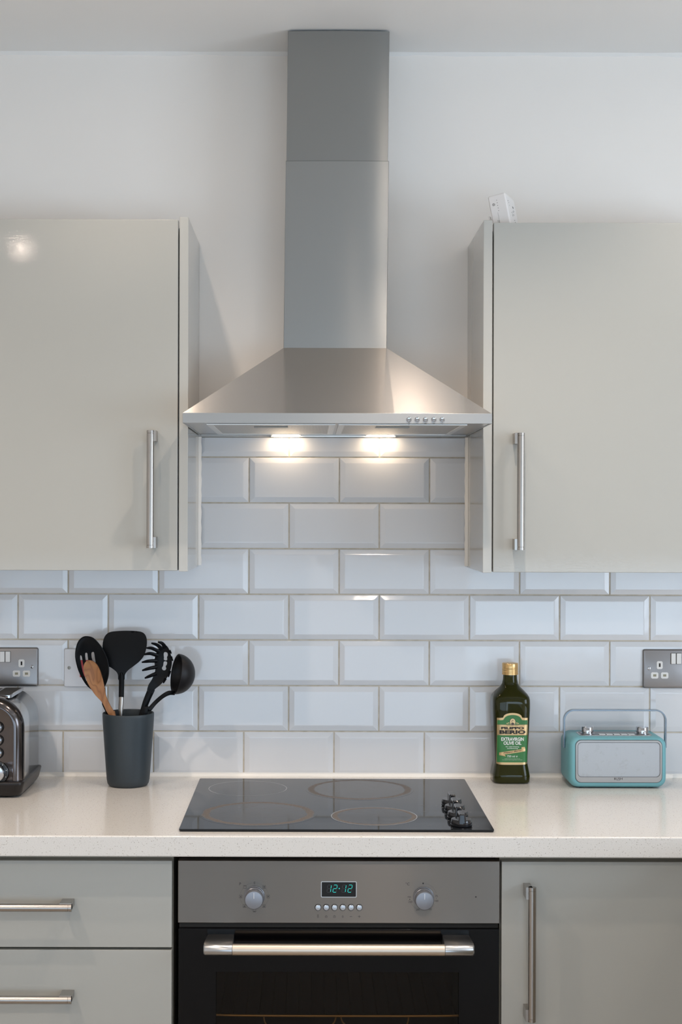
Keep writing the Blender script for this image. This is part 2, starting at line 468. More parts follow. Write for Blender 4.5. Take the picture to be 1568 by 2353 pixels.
# ------------------------------------------------------------------ cooker hood
hd = thing('cooker_hood', 'brushed steel chimney cooker hood with two lit lamps above the hob', 'cooker hood', (.053, -.2, 1.66))
cx0, cx1 = -.0566, .1634; hx0, hx1 = -.2465, .3525; zt, zl, zb = 1.842, 1.6835, 1.6635
# canopy: front skin creased along the chimney lines
b = BM()
top = [(cx0, -.160), (cx1, -.160)]; 
def V(*p): return b.verts.new(p)
v = [V(cx0, -.161, zt), V(cx1, -.161, zt), V(hx1, -.4385, zl), V(cx1, -.4431, zl), V(cx0, -.4431, zl), V(hx0, -.4385, zl),
     V(cx0, -.0008, zt), V(cx1, -.0008, zt), V(hx1, -.0008, zl), V(hx0, -.0008, zl)]
for f in ((0, 1, 3, 4), (1, 2, 3), (0, 4, 5), (0, 5, 9, 6), (1, 7, 8, 2), (0, 6, 7, 1), (6, 9, 8, 7), (2, 8, 9, 5, 4, 3)): b.faces.new([v[i] for i in f])
mk('canopy', b, mHOOD, hd)
b = BM()
frame_ring(b, [(hx0, -.4435), (hx1, -.4435), (hx1, -.0095), (hx0, -.0095)], [(hx0 + .003, -.4405), (hx1 - .003, -.4405), (hx1 - .003, -.0125), (hx0 + .003, -.0125)], zb, zl, 'Z')
mk('lip', b, steel('lip_brushed_steel', (.40, .392, .38, 1), .34, .7), hd, bevel=.0006)
b = BM(); box(b, hx0 + .003, hx1 - .003, -.4405, -.0125, zb + .0015, zb + .0035)
mk('underside', b, M('underside_steel', (.50, .48, .46, 1), .30, 1.0).m, hd)
# chimney sections, leaning a hair to the right like the photo
def lean(bm, k=.0095):
    for q in bm.verts: q.co.x += (q.co.z - zt) * k
    return bm
zseam = P(775, 370, .16).z
b = BM()
def chim_y(x, z): return -.1585 - .0033 * (1 - ((x - .0534) / .11) ** 2) * (1 - .65 * math.exp(-(z - zt) / .09))
NX, NZ = 16, 24; R = []
for j in range(NZ + 1):
    z = zt + (zseam - zt) * j / NZ
    R.append([(cx0, -.0008, z)] + [(cx0, -.1578, z)] + [(cx0 + .0006 + (cx1 - cx0 - .0012) * i / NX, chim_y(cx0 + (cx1 - cx0) * i / NX, z), z) for i in range(NX + 1)] + [(cx1, -.1578, z), (cx1, -.0008, z)])
loft(b, R)
mk('chimney_lower', lean(b), mCHIM, hd, smooth=True)
b = BM(); R = []
ux0, ux1 = cx0 + .0012, cx1 - .0020
for j in range(17):
    z = zseam - .05 + (zc - .0045 - zseam + .05) * j / 16
    R.append([(ux0, -.0008, z), (ux0, -.1562, z)] + [(ux0 + .0006 + (ux1 - ux0 - .0012) * i / NX, chim_y(cx0 + (cx1 - cx0) * i / NX, z) + .0014, z) for i in range(NX + 1)] + [(ux1, -.1562, z), (ux1, -.0008, z)])
loft(b, R)
mk('chimney_upper', lean(b), steel('chimney_shaded_steel', (.29, .285, .272, 1), .30, 1.0, streak=(1.5, 40, 150), st=.010, var=.03), hd, smooth=True)  # same steel in a darker tone, so the upper section looks less lit
b = BM(); ring = [[(cx0 + .0005 + (cx1 - cx0 - .001) * i / NX, chim_y(cx0 + (cx1 - cx0) * i / NX, zseam) + o_, zseam + q_) for o_, q_ in ((.0016, -.0004), (-.0001, -.0004), (-.0001, .0005), (.0016, .0005))] for i in range(NX + 1)]
loft(b, ring); mk('seam_edge', lean(b), M('seam_dark', (.14, .14, .135, 1), .4, 1.0).m, hd)
def _filter():
    m = M('filter_mesh', (.55, .52, .48, 1), .4, .9); v = m.coords((1, 1, 1))
    vo = m.n('ShaderNodeTexVoronoi'); vo.inputs['Scale'].default_value = 330; vo.inputs['Randomness'].default_value = 0; m.l(v, vo.inputs['Vector'])
    k = m.ramp(vo.outputs['Distance'], [(.25, g(1)), (.38, g(0))])
    m.l(m.mix(k, (.60, .565, .52, 1), (.09, .08, .07, 1)), m.b.inputs['Base Color'])
    return m.m
mFILT = _filter()
for fx0, fx1 in ((-.2030, .0500), (.0560, .3090)):
    b = BM()
    def q4(x0, x1, y0, y1): return [(x0, y0), (x1, y0), (x1, y1), (x0, y1)]
    frame_ring(b, q4(fx0, fx1, -.405, -.062), q4(fx0 + .012, fx1 - .012, -.393, -.074), zb - .001, zb + .0012, 'Z')
    ff = mk('filter', b, M('filter_frame', (.72, .70, .67, 1), .35, .9).m, hd, bevel=.0004)
    b = BM(); box(b, fx0 + .012, fx1 - .012, -.393, -.074, zb - .0001, zb + .001); mk('filter_mesh', b, mFILT, ff)
    hx = fx0 + .125 if fx0 < 0 else fx0 + .11
    b = BM(); box(b, hx - .034, hx + .034, -.345, -.315, zb - .0022, zb - .0002); mk('filter_handle', b, M('filter_handle_grey', (.28, .28, .27, 1), .4, .5).m, ff, bevel=.0006)
mLAMP = M('hood_lamp_glow', (1, .9, .8, 1), .3); mLAMP.set('Emission Color', (1.0, .76, .52, 1)); mLAMP.set('Emission Strength', 20.0); mLAMP = mLAMP.m
for lx in (-.0530, .1570):
    b = BM(); box(b, lx - .033, lx + .033, -.052, -.016, zb - .0008, zb + .001)
    lo = mk('lamp', b, M('lamp_frame', (.6, .6, .6, 1), .3, .8).m, hd, bevel=.0004)
    b = BM(); box(b, lx - .029, lx + .029, -.048, -.020, zb - .0022, zb - .0008); mk('lens', b, mLAMP, lo)
b = BM(); box(b, -.087, .192, -.0130, -.0105, zb - .0035, zb); mk('rear_trim', b, mALU, hd)
yl = -.4435
for i, px in enumerate((940, 959, 978, 997.3, 1016.5)):
    p = P(px, 964.5, .4435)
    b = BM(); lathe(b, [(.0052, -.001), (.0052, .0012), (.0044, .0012), (.0044, .0034), (.0036, .0040), (.0001, .0036)], (p.x, yl, p.z), 24, 'Y', cap1=True)
    mk('button', b, mCHROME, hd, smooth=True)
b = BM()
yy = yl - .0003
p = P(940, 973.3, .4435); z = p.z + .0001; xs = [P(px, 973, .4435).x for px in (940, 959, 978, 997.3, 1016.5)]
frame_ring(b, rrect(xs[0] - .0014, xs[0] + .0014, z - .002, z + .002, .0008, 3), rrect(xs[0] - .0009, xs[0] + .0009, z - .0015, z + .0015, .0006, 3), yy, yy + .0002)
box(b, xs[1] - .0023, xs[1] + .0023, yy, yy + .0002, z - .0003, z + .0003)
for k in (-1, 1): box(b, xs[2] - .0023, xs[2] + .0023, yy, yy + .0002, z + k * .0006 - .00025, z + k * .0006 + .00025)
for k in (-1, 0, 1): box(b, xs[3] - .0023, xs[3] + .0023, yy, yy + .0002, z + k * .0009 - .00022, z + k * .0009 + .00022)
for k in range(4):
    a = k * PI / 2; box(b, xs[4] + .0015 * math.cos(a) - .0004, xs[4] + .0015 * math.cos(a) + .0004, yy, yy + .0002, z + .0015 * math.sin(a) - .0004, z + .0015 * math.sin(a) + .0004)
mk('button_symbols', b, mINKG, hd)

# ------------------------------------------------------------------ hob
hx0, hx1 = -.2405, .3430
HT = .9050
hb = thing('hob', 'black glass ceramic hob with four knobs set in the worktop', 'hob', (.051, -.31, ZT))
def _hobglass(name, zones):
    m = M(name, (.008, .012, .019, 1), .045); m.set('IOR', 1.31)
    sp = m.ramp(m.noise(300, m.coords(), 2), [(.70, g(0)), (.78, g(1))])
    m.l(m.mix(m.math('MULTIPLY', sp, .10), (.012, .014, .017, 1), (.25, .25, .25, 1)), m.b.inputs['Base Color'])
    return m.m
mHOB = _hobglass('hob_glass', 0)
b = BM()
loft(b, [[(x, y, .9002) for x, y in rrect(hx0 + .001, hx1 - .001, -.564, -.061, .003, 3)], [(x, y, .9030) for x, y in rrect(hx0, hx1, -.565, -.060, .003, 3)],
         [(x, y, .9048) for x, y in rrect(hx0, hx1, -.565, -.060, .003, 3)], [(x, y, HT) for x, y in rrect(hx0 + .0002, hx1 - .0002, -.5648, -.0602, .003, 3)]])
mk('glass', b, mHOB, hb)
def zone_mat(name, ring, stain, fill, seed):
    """ring: printed circle radius; stain: (radius, width) burnt-on residue"""
    m = M(name, (.008, .012, .019, 1), .05); m.set('IOR', 1.31)
    v = m.coords(); sx = m.n('ShaderNodeSeparateXYZ'); m.l(v, sx.inputs[0])
    r = m.math('SQRT', m.math('ADD', m.math('POWER', sx.outputs[0], 2), m.math('POWER', sx.outputs[1], 2)))
    col = (.012, .014, .017, 1); fac = None
    off = m.n('ShaderNodeMapping'); off.inputs['Location'].default_value = (seed, seed * 2, 0); m.l(v, off.inputs[0])
    big = m.noise(28, off.outputs[0], 4, .65); fine = m.noise(220, off.outputs[0], 4, .7)
    a = None
    if stain:
        rr = m.math('ADD', r, m.math('MULTIPLY', m.math('SUBTRACT', big, .5), .012))
        dd = m.math('ABSOLUTE', m.math('SUBTRACT', rr, stain[0]))
        k = m.ramp(m.math('DIVIDE', dd, stain[1]), [(0.0, g(1)), (.55, g(.8)), (1.0, g(0))])
        a = m.math('MULTIPLY', k, m.ramp(fine, [(.25, g(.15)), (.55, g(1))]))
    if fill:
        ins = m.ramp(m.math('DIVIDE', r, stain[0]), [(.9, g(1)), (1.0, g(0))])
        f2 = m.math('MULTIPLY', m.math('MULTIPLY', ins, fill), m.ramp(m.noise(34, off.outputs[0], 5, .7), [(.35, g(.15)), (.7, g(1))]))
        a = m.math('MAXIMUM', a, f2)
    base = m.mix(a, col, (.155, .132, .115, 1)) if a is not None else col
    if ring:
        d2 = m.math('ABSOLUTE', m.math('SUBTRACT', r, ring)); k2 = m.ramp(m.math('MULTIPLY', d2, 1000), [(.55, g(.8)), (.75, g(0))])
        base = m.mix(k2, base, (.35, .36, .37, 1))
    if not isinstance(base, tuple): m.l(base, m.b.inputs['Base Color'])
    if a is not None:
        m.l(m.math('ADD', m.math('MULTIPLY', a, .7), .045), m.b.inputs['Roughness'])
    return m.m
for i, (x, d, r, rg, st, fl) in enumerate(((-.130, .173, .0836, .0826, None, 0), (.107, .180, .115, None, (.1025, .0085), .16), (-.099, .4246, .116, None, (.102, .0095), .26), (.126, .448, .0855, .0826, (.0765, .0065), .22))):
    b = BM(); loft(b, [[(r * math.cos(a * PI / 48), r * math.sin(a * PI / 48), h) for a in range(96)] for h in (0.0, .00012)])
    o = mk('heating_zone', b, zone_mat('heating_zone_%s' % 'abcd'[i], rg, st, fl, 3.7 * i + 1), hb, local=True)
    o.location = (x - .051, -d + .31, HT - ZT)
for d in (.347, .407, .4665, .532):
    kx = .2856
    b = BM()
    lathe(b, [(.0195, .0006), (.0203, .0022), (.0203, .004), (.0195, .0045), (.0200, .0075), (.0190, .0128), (.0183, .0137), (.0001, .0137)], (kx, -d, HT), 48)
    kb = mk('knob', b, M('knob_black_gloss', (.010, .010, .012, 1), .10).m, hb, smooth=True, ang=30)
    b = BM()
    loft(b, [[(kx + x, -d + y, HT + .009) for x, y in rrect(-.0072, .0072, -.0203, .0195, .003, 3)],
             [(kx + x, -d + y, HT + .0235) for x, y in rrect(-.0060, .0060, -.0192, .0185, .003, 3)],
             [(kx + x, -d + y, HT + .0255) for x, y in rrect(-.0048, .0048, -.0175, .0170, .003, 3)]])
    mk('grip', b, M('grip_black_gloss', (.010, .010, .012, 1), .10).m, kb)
b = BM()
for d in (.347, .407, .4665, .532):
    for k in range(7):
        a = math.radians(150 + 40 * k)
        x = .2856 + .031 * math.cos(a); y = -d + .026 * math.sin(a)
        box(b, x - .0018, x + .0018, y - .0004, y + .0004, HT + .00005, HT + .0002)
    box(b, .222, .228, -d - .0015, -d - .0008, HT + .00005, HT + .0002); box(b, .224, .231, -d + .0015, -d + .0021, HT + .00005, HT + .0002)
for k in range(11): box(b, .234 + k * .0035, .2362 + k * .0035, -.0800, -.0790, HT + .00005, HT + .0002)
mk('printed_marks', b, M('hob_print', (.22, .22, .22, 1), .4).m, hb, kind='stuff')

# ------------------------------------------------------------------ oven
ov = thing('oven', 'built-in steel and black glass oven under the hob showing 12:12', 'oven', (.0557, -.28, .25))
ox0, ox1 = -.2415, .3528
PZ0, PZ1 = .7330, .8480
b = BM(); box(b, ox0, ox1, -DF, -.5495, PZ0, PZ1)
panel = mk('control_panel', b, mOVEN, ov, bevel=.0010)
# body shell (cavity open to the front)
b = BM(); 
box(b, ox0 + .004, ox0 + .035, -.549, -.03, .255, .846); box(b, ox1 - .035, ox1 - .004, -.549, -.03, .255, .846)
box(b, ox0 + .035, ox1 - .035, -.549, -.03, .7330, .846); box(b, ox0 + .035, ox1 - .035, -.549, -.03, .255, .300)
box(b, ox0 + .035, ox1 - .035, -.06, -.03, .300, .7330)
mk('body', b, M('oven_enamel', (.030, .024, .020, 1), .35).m, ov)
b = BM(); box(b, ox0 + .002, ox1 - .002, -.5600, -.5492, .7225, .7330); mk('vent_gap', b, mDARK, ov)
WX0, WX1, WZ1, WZ0 = P(497, 2234, DF).x, P(1055, 2234, DF).x, P(776, 2234, DF).z, .34
b = BM()
frame_ring(b, [(ox0 + .001, .262), (ox1 - .001, .262), (ox1 - .001, .7222), (ox0 + .001, .7222)], [(WX0, WZ0), (WX1, WZ0), (WX1, WZ1), (WX0, WZ1)], -DF, -.5495)
door = mk('door', b, M('oven_black_glass', (.002, .002, .0025, 1), .08, Specular_IOR_Level=.22).m, ov, bevel=.0006)
def _pane():
    m = bpy.data.materials.new('tinted_oven_glass'); m.use_nodes = True; t = m.node_tree; t.nodes.clear()
    o = t.nodes.new('ShaderNodeOutputMaterial'); tr = t.nodes.new('ShaderNodeBsdfTransparent'); tr.inputs[0].default_value = (.60, .54, .48, 1)
    gl = t.nodes.new('ShaderNodeBsdfGlossy'); gl.inputs['Roughness'].default_value = .05; gl.inputs[0].default_value = (1, 1, 1, 1)
    fr = t.nodes.new('ShaderNodeFresnel'); fr.inputs[0].default_value = 1.25; mx = t.nodes.new('ShaderNodeMixShader')
    t.links.new(fr.outputs[0], mx.inputs[0]); t.links.new(tr.outputs[0], mx.inputs[1]); t.links.new(gl.outputs[0], mx.inputs[2]); t.links.new(mx.outputs[0], o.inputs[0]); return m
b = BM(); box(b, WX0, WX1, -.5660, -.5640, WZ0, WZ1); mk('window_pane', b, _pane(), door)
# handle
yh = -.6120
hz = P(776, 2182.5, .612).z
b = BM(); tube(b, [(P(535, 2182, .612).x, yh, hz), (P(1022, 2182, .612).x, yh, hz)], .0103, 32)
hh = mk('handle', b, mALUW, door, smooth=True, label='warm brushed metal bar between two end caps')
for a, c, s in ((P(468, 2180, .614).x, P(535, 2180, .614).x, 1), (P(1022, 2180, .614).x, P(1090, 2180, .614).x, -1)):
    b = BM()
    prof = [(-.5690, hz + .0135), (-.5690, hz + .0010)]
    pr = [(-.5692, hz + .0150), (-.6040, hz + .0125), (-.6110, hz + .0113), (-.6180, hz + .0090), (-.6222, hz + .0045), (-.6235, hz), (-.6222, hz - .0045), (-.6180, hz - .0090), (-.6110, hz - .0108), (-.6010, hz - .0100), (-.5692, hz - .004)]
    R = []
    for x, kk in ((a, .94), (a + .003 * 1, 1.0), (c - .001, 1.0), (c, .97)) if s > 0 else ((a, .97), (a + .001, 1.0), (c - .003, 1.0), (c, .94)):
        sh = .0045 if (s > 0 and x < (a + c) / 2) else (-.0045 if (s < 0 and x > (a + c) / 2) else 0)
        R.append([(x + sh * (1 - min(1, (abs(y) - .5692) / .045)), -.5692 + (y + .5692) * kk, hz + (z - hz) * kk) for y, z in pr])
    loft(b, R); mk('end_cap', b, M('end_cap_satin', (.50, .51, .52, 1), .30, 1.0).m, hh, smooth=True, ang=50)
# rack inside
mRACK = M('rack_lit_brass', (.95, .70, .32, 1), .45, .8).m  # rail colour raised so the rack's front looks lit
b = BM()
zr = P(776, 2327, .50).z; a0 = ox0 + .04; a1 = ox1 - .04
yr = -.515
pts = catmull([(a0, yr, zr + .004), (a0 + .02, yr, zr + .004), (a0 + .045, yr, zr), (.056, yr, zr - .001), (a1 - .045, yr, zr), (a1 - .02, yr, zr + .004), (a1, yr, zr + .004)], 6)
tube(b, pts, .0023, 8)
mk('rack_rail', b, mRACK, ov, smooth=True)
b = BM()
for k in range(19):
    x = a0 + .035 + (a1 - a0 - .07) * k / 18
    tube(b, [(x, yr, zr + .0025), (x, -.10, zr + .0025)], .0012, 6)
tube(b, [(a0, yr, zr + .004), (a0, -.08, zr + .004)], .0022, 8); tube(b, [(a1, yr, zr + .004), (a1, -.08, zr + .004)], .0022, 8)
mk('rack_wires', b, M('rack_shaded_wire', (.035, .025, .018, 1), .6, .3).m, ov, smooth=True, kind='stuff')  # same rack coloured dark, as shade deeper in the oven
b = BM()
for s0, s1 in ((606, 625), (773, 745), (783, 815), (940, 925)):
    p = P(s0, 2330, .515); q = P(s1, 2362, .515)
    b = BM(); tube(b, catmull([(p.x, yr, zr - .001), (p.x + (q.x - p.x) * .2, yr, zr - .014), (q.x, yr, zr - .030), (q.x + (q.x - p.x) * 1.4, yr, zr - .034)], 5), .0015, 6); mk('rack_hanger', b, mRACK, ov, smooth=True)
# controls
def knob(cx, cz):
    b = BM(); lathe(b, [(.0195, 0), (.0192, .0025), (.0185, .003), (.0182, .010), (.0172, .011), (.0170, .0255), (.0160, .0273), (.0150, .0276), (.0001, .0274)], (cx, -DF, cz), 48, 'Y')
    k = mk('knob', b, M('knob_satin_silver', (.26, .27, .30, 1), .36, .6).m, panel, smooth=True, ang=40)
    b = BM(); box(b, cx - .0004, cx + .0004, -DF - .0281, -DF - .0270, cz + .003, cz + .0135); mk('knob_mark', b, M('knob_mark', (.78, .78, .78, 1), .4).m, panel)
KL = (-.1002, .7822); KR = (.2121, .7815)
knob(*KL); knob(*KR)
dx0, dx1, dz1, dz0 = P(738, 2025, DF).x, P(820, 2025, DF).x, P(779, 2025, DF).z, P(779, 2062, DF).z
b = BM(); frame_ring(b, rrect(dx0, dx1, dz0, dz1, .0022, 4), rrect(dx0 + .0013, dx1 - .0013, dz0 + .0013, dz1 - .0013, .0012, 4), -DF - .0012, -DF + .002)
dp = mk('display', b, M('display_bezel', (.55, .54, .53, 1), .3, 1.0).m, panel)
b = BM(); extr(b, rrect(dx0 + .0012, dx1 - .0012, dz0 + .0012, dz1 - .0012, .0012, 4), -DF - .0006, -DF + .001); mk('screen', b, M('screen_black', (.003, .003, .004, 1), .08).m, dp)
mTEAL = M('clock_segments', (.0, .2, .2, 1), .5); mTEAL.set('Emission Color', (.03, .72, .62, 1)); mTEAL.set('Emission Strength', .75); mTEAL = mTEAL.m
mGHOST = M('unlit_segments', (.035, .035, .04, 1), .5).m
SEG = {'1': 'bc', '2': 'abged', '8': 'abcdefg'}
def seg(bm, px, ch, skip=''):
    p0 = P(px, 2050, DF); p1 = P(px, 2033.3, DF); h = p1.z - p0.z; wd = .0066; t = .00085; y = -DF - .0007
    def bar(x0, z0, x1, z1):
        sh = lambda x, z: x + (z - p0.z) * .13
        d = Vector((x1 - x0, 0, z1 - z0)).normalized(); n = Vector((-d.z, 0, d.x)) * t * .5; e = d * .0007
        a = Vector((x0, 0, z0)) + e; c = Vector((x1, 0, z1)) - e
        q = [a + n, c + n, c - n, a - n]
        f = [bm.verts.new((sh(w_.x, w_.z), y, w_.z)) for w_ in q]; bm.faces.new(f)
    X = p0.x; Z = p0.z
    L = {'a': (X, Z + h, X + wd, Z + h), 'g': (X, Z + h / 2, X + wd, Z + h / 2), 'd': (X, Z, X + wd, Z), 'b': (X + wd, Z + h / 2, X + wd, Z + h), 'c': (X + wd, Z, X + wd, Z + h / 2),
         'f': (X, Z + h / 2, X, Z + h), 'e': (X, Z, X, Z + h / 2)}
    for s in SEG[ch]:
        if s not in skip: bar(*L[s])
bg = BM(); b = BM()
for px, ch in ((751.5, '1'), (765, '2'), (785.5, '1'), (799.5, '2')):
    seg(b, px, ch); seg(bg, px, '8', SEG[ch])
p = P(780, 2041.5, DF); lathe(b, [(.0010, .0007), (.0001, .0008)], (p.x, -DF, p.z), 12, 'Y')
mk('clock_digits', b, mTEAL, dp, label='teal digits reading 12:12'); mk('unlit_digits', bg, mGHOST, dp)
for i in range(6):
    p = P(731 + 19.0 * i, 2085, DF)
    b = BM(); lathe(b, [(.0062, -.0005), (.0062, .0003), (.0054, .0004)], (p.x, -DF, p.z), 24, 'Y'); c_ = mk('button_recess', b, mDARK, panel)
    b = BM(); lathe(b, [(.0052, 0), (.0052, .0032), (.0044, .0040), (.0001, .0044)], (p.x + .0002, -DF, p.z + .0002), 28, 'Y'); mk('button', b, M('button_silver', (.50, .52, .55, 1), .3, .7).m, panel, smooth=True)
p = P(1094, 2061, DF); b = BM(); lathe(b, [(.0014, -.001), (.0014, .0002), (.0001, .0002)], (p.x, -DF, p.z), 14, 'Y'); mk('pin_hole', b, mDARK, panel)
# printed scale
b = BM(); yp = -DF - .0003
def T(bm, s, px, py, h, **kw):
    p = P(px, py, DF); merge(bm, text_bm(s, h * 1.4, p.x, p.z, yp, height=h, **kw))
def dot(bm, x, z, r, n=8): loft(bm, [[(x + r * math.cos(2 * PI * k / n), y, z + r * math.sin(2 * PI * k / n)) for k in range(n)] for y in (yp, yp + .0002)])
T(b, 'P', 552, 2031, .0050); T(b, '0', 585, 2028.5, .0042)
def icon(px, py, kind):
    p = P(px, py, DF); r = .0028
    frame_ring(b, rrect(p.x - r, p.x + r, p.z - r, p.z + r, .0004, 2), rrect(p.x - r + .0004, p.x + r - .0004, p.z - r + .0004, p.z + r - .0004, .0002, 2), yp, yp + .0002)
    if kind == 'top': box(b, p.x - .0018, p.x + .0018, yp, yp + .0002, p.z + .0014, p.z + .0019)
    elif kind == 'bot': box(b, p.x - .0018, p.x + .0018, yp, yp + .0002, p.z - .0019, p.z - .0014)
    elif kind == 'fan':
        for k in range(3):
            a = k * 2 * PI / 3 + .5; dot(b, p.x + .0009 * math.cos(a), p.z + .0009 * math.sin(a), .0007)
    else:
        box(b, p.x - .0004, p.x + .0004, yp, yp + .0002, p.z - .0004, p.z + .0016); box(b, p.x - .0014, p.x + .0014, yp, yp + .0002, p.z - .0014, p.z - .0004)
for a_ in ((563, 2038, 'top'), (553.5, 2060, 'A'), (562, 2082, 'A'), (585, 2092, 'bot'), (607, 2082, 'A'), (616.5, 2060, 'fan'), (607.5, 2038, 'fan')): icon(*a_)
for k in range(64):
    a = 2 * PI * k / 64; near = min(abs(((a - math.radians(q) + PI) % (2 * PI)) - PI) for q in (90, 135, 180, 225, 270, 315, 0, 45))
    if near > .17: dot(b, KL[0] + .0262 * math.cos(a), KL[1] + .0250 * math.sin(a), .00035, 6)
T(b, '\u00b0C', 937, 2031, .0052); T(b, 'max', 941, 2061, .0026); T(b, '250', 943.5, 2072, .0036); T(b, '200', 960.5, 2090, .0034, rot=.1); T(b, '150', 988, 2089, .0034, rot=-.1)
T(b, '100', 1003, 2070, .0036); T(b, '75', 1003.5, 2059, .0036)
p = P(972.8, 2029.8, DF); dot(b, p.x, p.z, .0015, 14)
p = P(942, 2066.6, DF); dot(b, p.x, p.z, .0009, 10); p = P(1003.4, 2064.6, DF); dot(b, p.x, p.z, .0005, 8)
for k in range(72):
    a = math.radians(90 - 5 * k); dg = (5 * k) % 360
    if 8 < dg < 74 or 122 < dg < 140 or 166 < dg < 192 or 214 < dg < 248: dot(b, KR[0] - .0008 + .0252 * math.cos(a), KR[1] + .0004 + .0250 * math.sin(a), .00035, 6)
for i in range(6):
    p = P(731 + 19.0 * i, 2106, DF); x, z = p.x, p.z
    if i == 4: box(b, x - .0022, x + .0022, yp, yp + .0002, z - .0003, z + .0003)
    elif i == 5: box(b, x - .0024, x + .0024, yp, yp + .0002, z - .0003, z + .0003); box(b, x - .0003, x + .0003, yp - .0001, yp + .0002, z - .0024, z + .0024)
    else:
        wd = (.0014, .0020, .0020, .0012)[i]
        frame_ring(b, rrect(x - wd, x + wd, z - .0018, z + .0010, .0005, 3), rrect(x - wd + .0004, x + wd - .0004, z - .0014, z + .0006, .0003, 3), yp, yp + .0002)
        box(b, x - wd * .6, x + wd * .6, yp, yp + .0002, z + .0017, z + .0020)
        if i == 0: box(b, x - .0018, x + .0018, yp, yp + .0002, z + .0030, z + .0034)
mk('printed_markings', b, mINK, panel, kind='stuff')

# ------------------------------------------------------------------ sockets and switch plate
mSOCK = M('socket_brushed_steel', (.26, .25, .25, 1), .36, 1.0).m
mSOCK2 = mSOCK
def socket(label, cx, cz, mir):
    t = thing('double_socket', label, 'socket', (cx, -.0085, cz), 'steel double sockets on the tiles')
    b = BM(); R = []
    for ins, y in ((0, -.0086), (0, -.0120), (.0008, -.0136), (.0025, -.0145)):
        R.append([(x, y, z) for x, z in rrect(cx - .0735 + ins, cx + .0735 - ins, cz - .0432 + ins, cz + .0432 - ins, .0045, 5)])
    loft(b, R); mk('plate', b, mSOCK, t, smooth=True, ang=50)
    ys = -.0145
    for s in (-1, 1):
        b = BM()
        x = cx + s * .0062
        R = [[(px, y, pz) for px, pz in rrect(x - .0052 + i_, x + .0052 - i_, cz + .0110 + i_, cz + .0348 - i_, .0008, 3)] for i_, y in ((0, ys), (0, ys - .0022), (.0006, ys - .0030))]
        loft(b, R); mk('rocker', b, mPLAST, t)
        b = BM(); extr(b, rrect(x - .0059, x + .0059, cz + .0103, cz + .0355, .0012, 3), ys - .0003, ys + .001); mk('rocker_surround', b, mDARK, t)
        px = cx + s * .0365
        for ex, ez, w_, h_, earth in ((px, cz + .0082, .0066, .0088, 1), (px - .0112, cz - .0148, .0082, .0070, 0), (px + .0112, cz - .0148, .0082, .0070, 0)):
            b = BM(); frame_ring(b, rrect(ex - w_, ex + w_, ez - h_, ez + h_, .0034, 4), rrect(ex - (.0020 if earth else .0036), ex + (.0020 if earth else .0036), ez - (.0042 if earth else .0026), ez + (.0042 if earth else .0026), .0002, 4), ys - .0006, ys + .0006)
            r_ = mk('pin_surround', b, mPLAST, t)
            b = BM(); box(b, ex - .0038, ex + .0038, ys - .0002, ys + .0004, ez - .0044, ez + .0044); mk('pin_slot', b, mDARK if earth else M('shutter', (.30, .28, .20, 1), .6).m, r_)
        sx = cx + s * .0602
        b = BM(); lathe(b, [(.0040, -.0002), (.0038, .0008), (.0030, .0014), (.0001, .0016)], (sx, ys, cz + .0005), 20, 'Y'); sw = mk('screw', b, mCHROME, t, smooth=True)
        b = BM(); box(b, sx - .0003, sx + .0003, ys - .0019, ys - .0010, cz - .0022, cz + .0032); mk('screw_slot', b, mDARK, sw)
    return t
p = P(88, 1532, .012); socket('brushed steel double socket above the toaster at the left edge', p.x - .0735, P(40, 1532.3, .012).z, 0)
p = P(1478, 1536.5, .012); socket('brushed steel double socket above the radio at the right edge', p.x + .0735, P(1520, 1536.5, .012).z, 0)
cs = thing('cooker_switch', 'white wall switch plate with red rocker behind the slotted spoon', 'switch', (-.50, -.0085, 1.145))
c0 = P(147.5, 1534, .012).x; cz0 = P(180, 1578, .012).z; cz1 = P(180, 1490.5, .012).z
b = BM(); loft(b, [[(x, y, z) for x, z in rrect(c0 + i_, c0 + .086 - i_, cz0 + i_, cz1 - i_, .003, 4)] for i_, y in ((0, -.0086), (0, -.0125), (.0012, -.0145))]); mk('plate', b, M('plate_white', (.70, .70, .72, 1), .28).m, cs, smooth=True, ang=50)
for sx in (P(158.8, 1535, .0145).x, c0 + .075):
    b = BM(); lathe(b, [(.0042, -.0003), (.0036, .0006), (.0001, .0009)], (sx, -.0145, (cz0 + cz1) / 2), 20, 'Y'); s_ = mk('screw', b, M('screw_dull', (.30, .29, .26, 1), .4, .8).m, cs, smooth=True)
    b = BM(); box(b, sx - .0004, sx + .0004, -.0158, -.0152, (cz0 + cz1) / 2 - .003, (cz0 + cz1) / 2 + .003); mk('screw_slot', b, mDARK, s_)
p = P(184, 1517, .017); q = P(212, 1556, .017)
b = BM(); extr(b, rrect(p.x, q.x, q.z, p.z, .001, 3), -.0195, -.0145); mk('rocker', b, mRED, cs, bevel=.0006, label='red rocker switch')

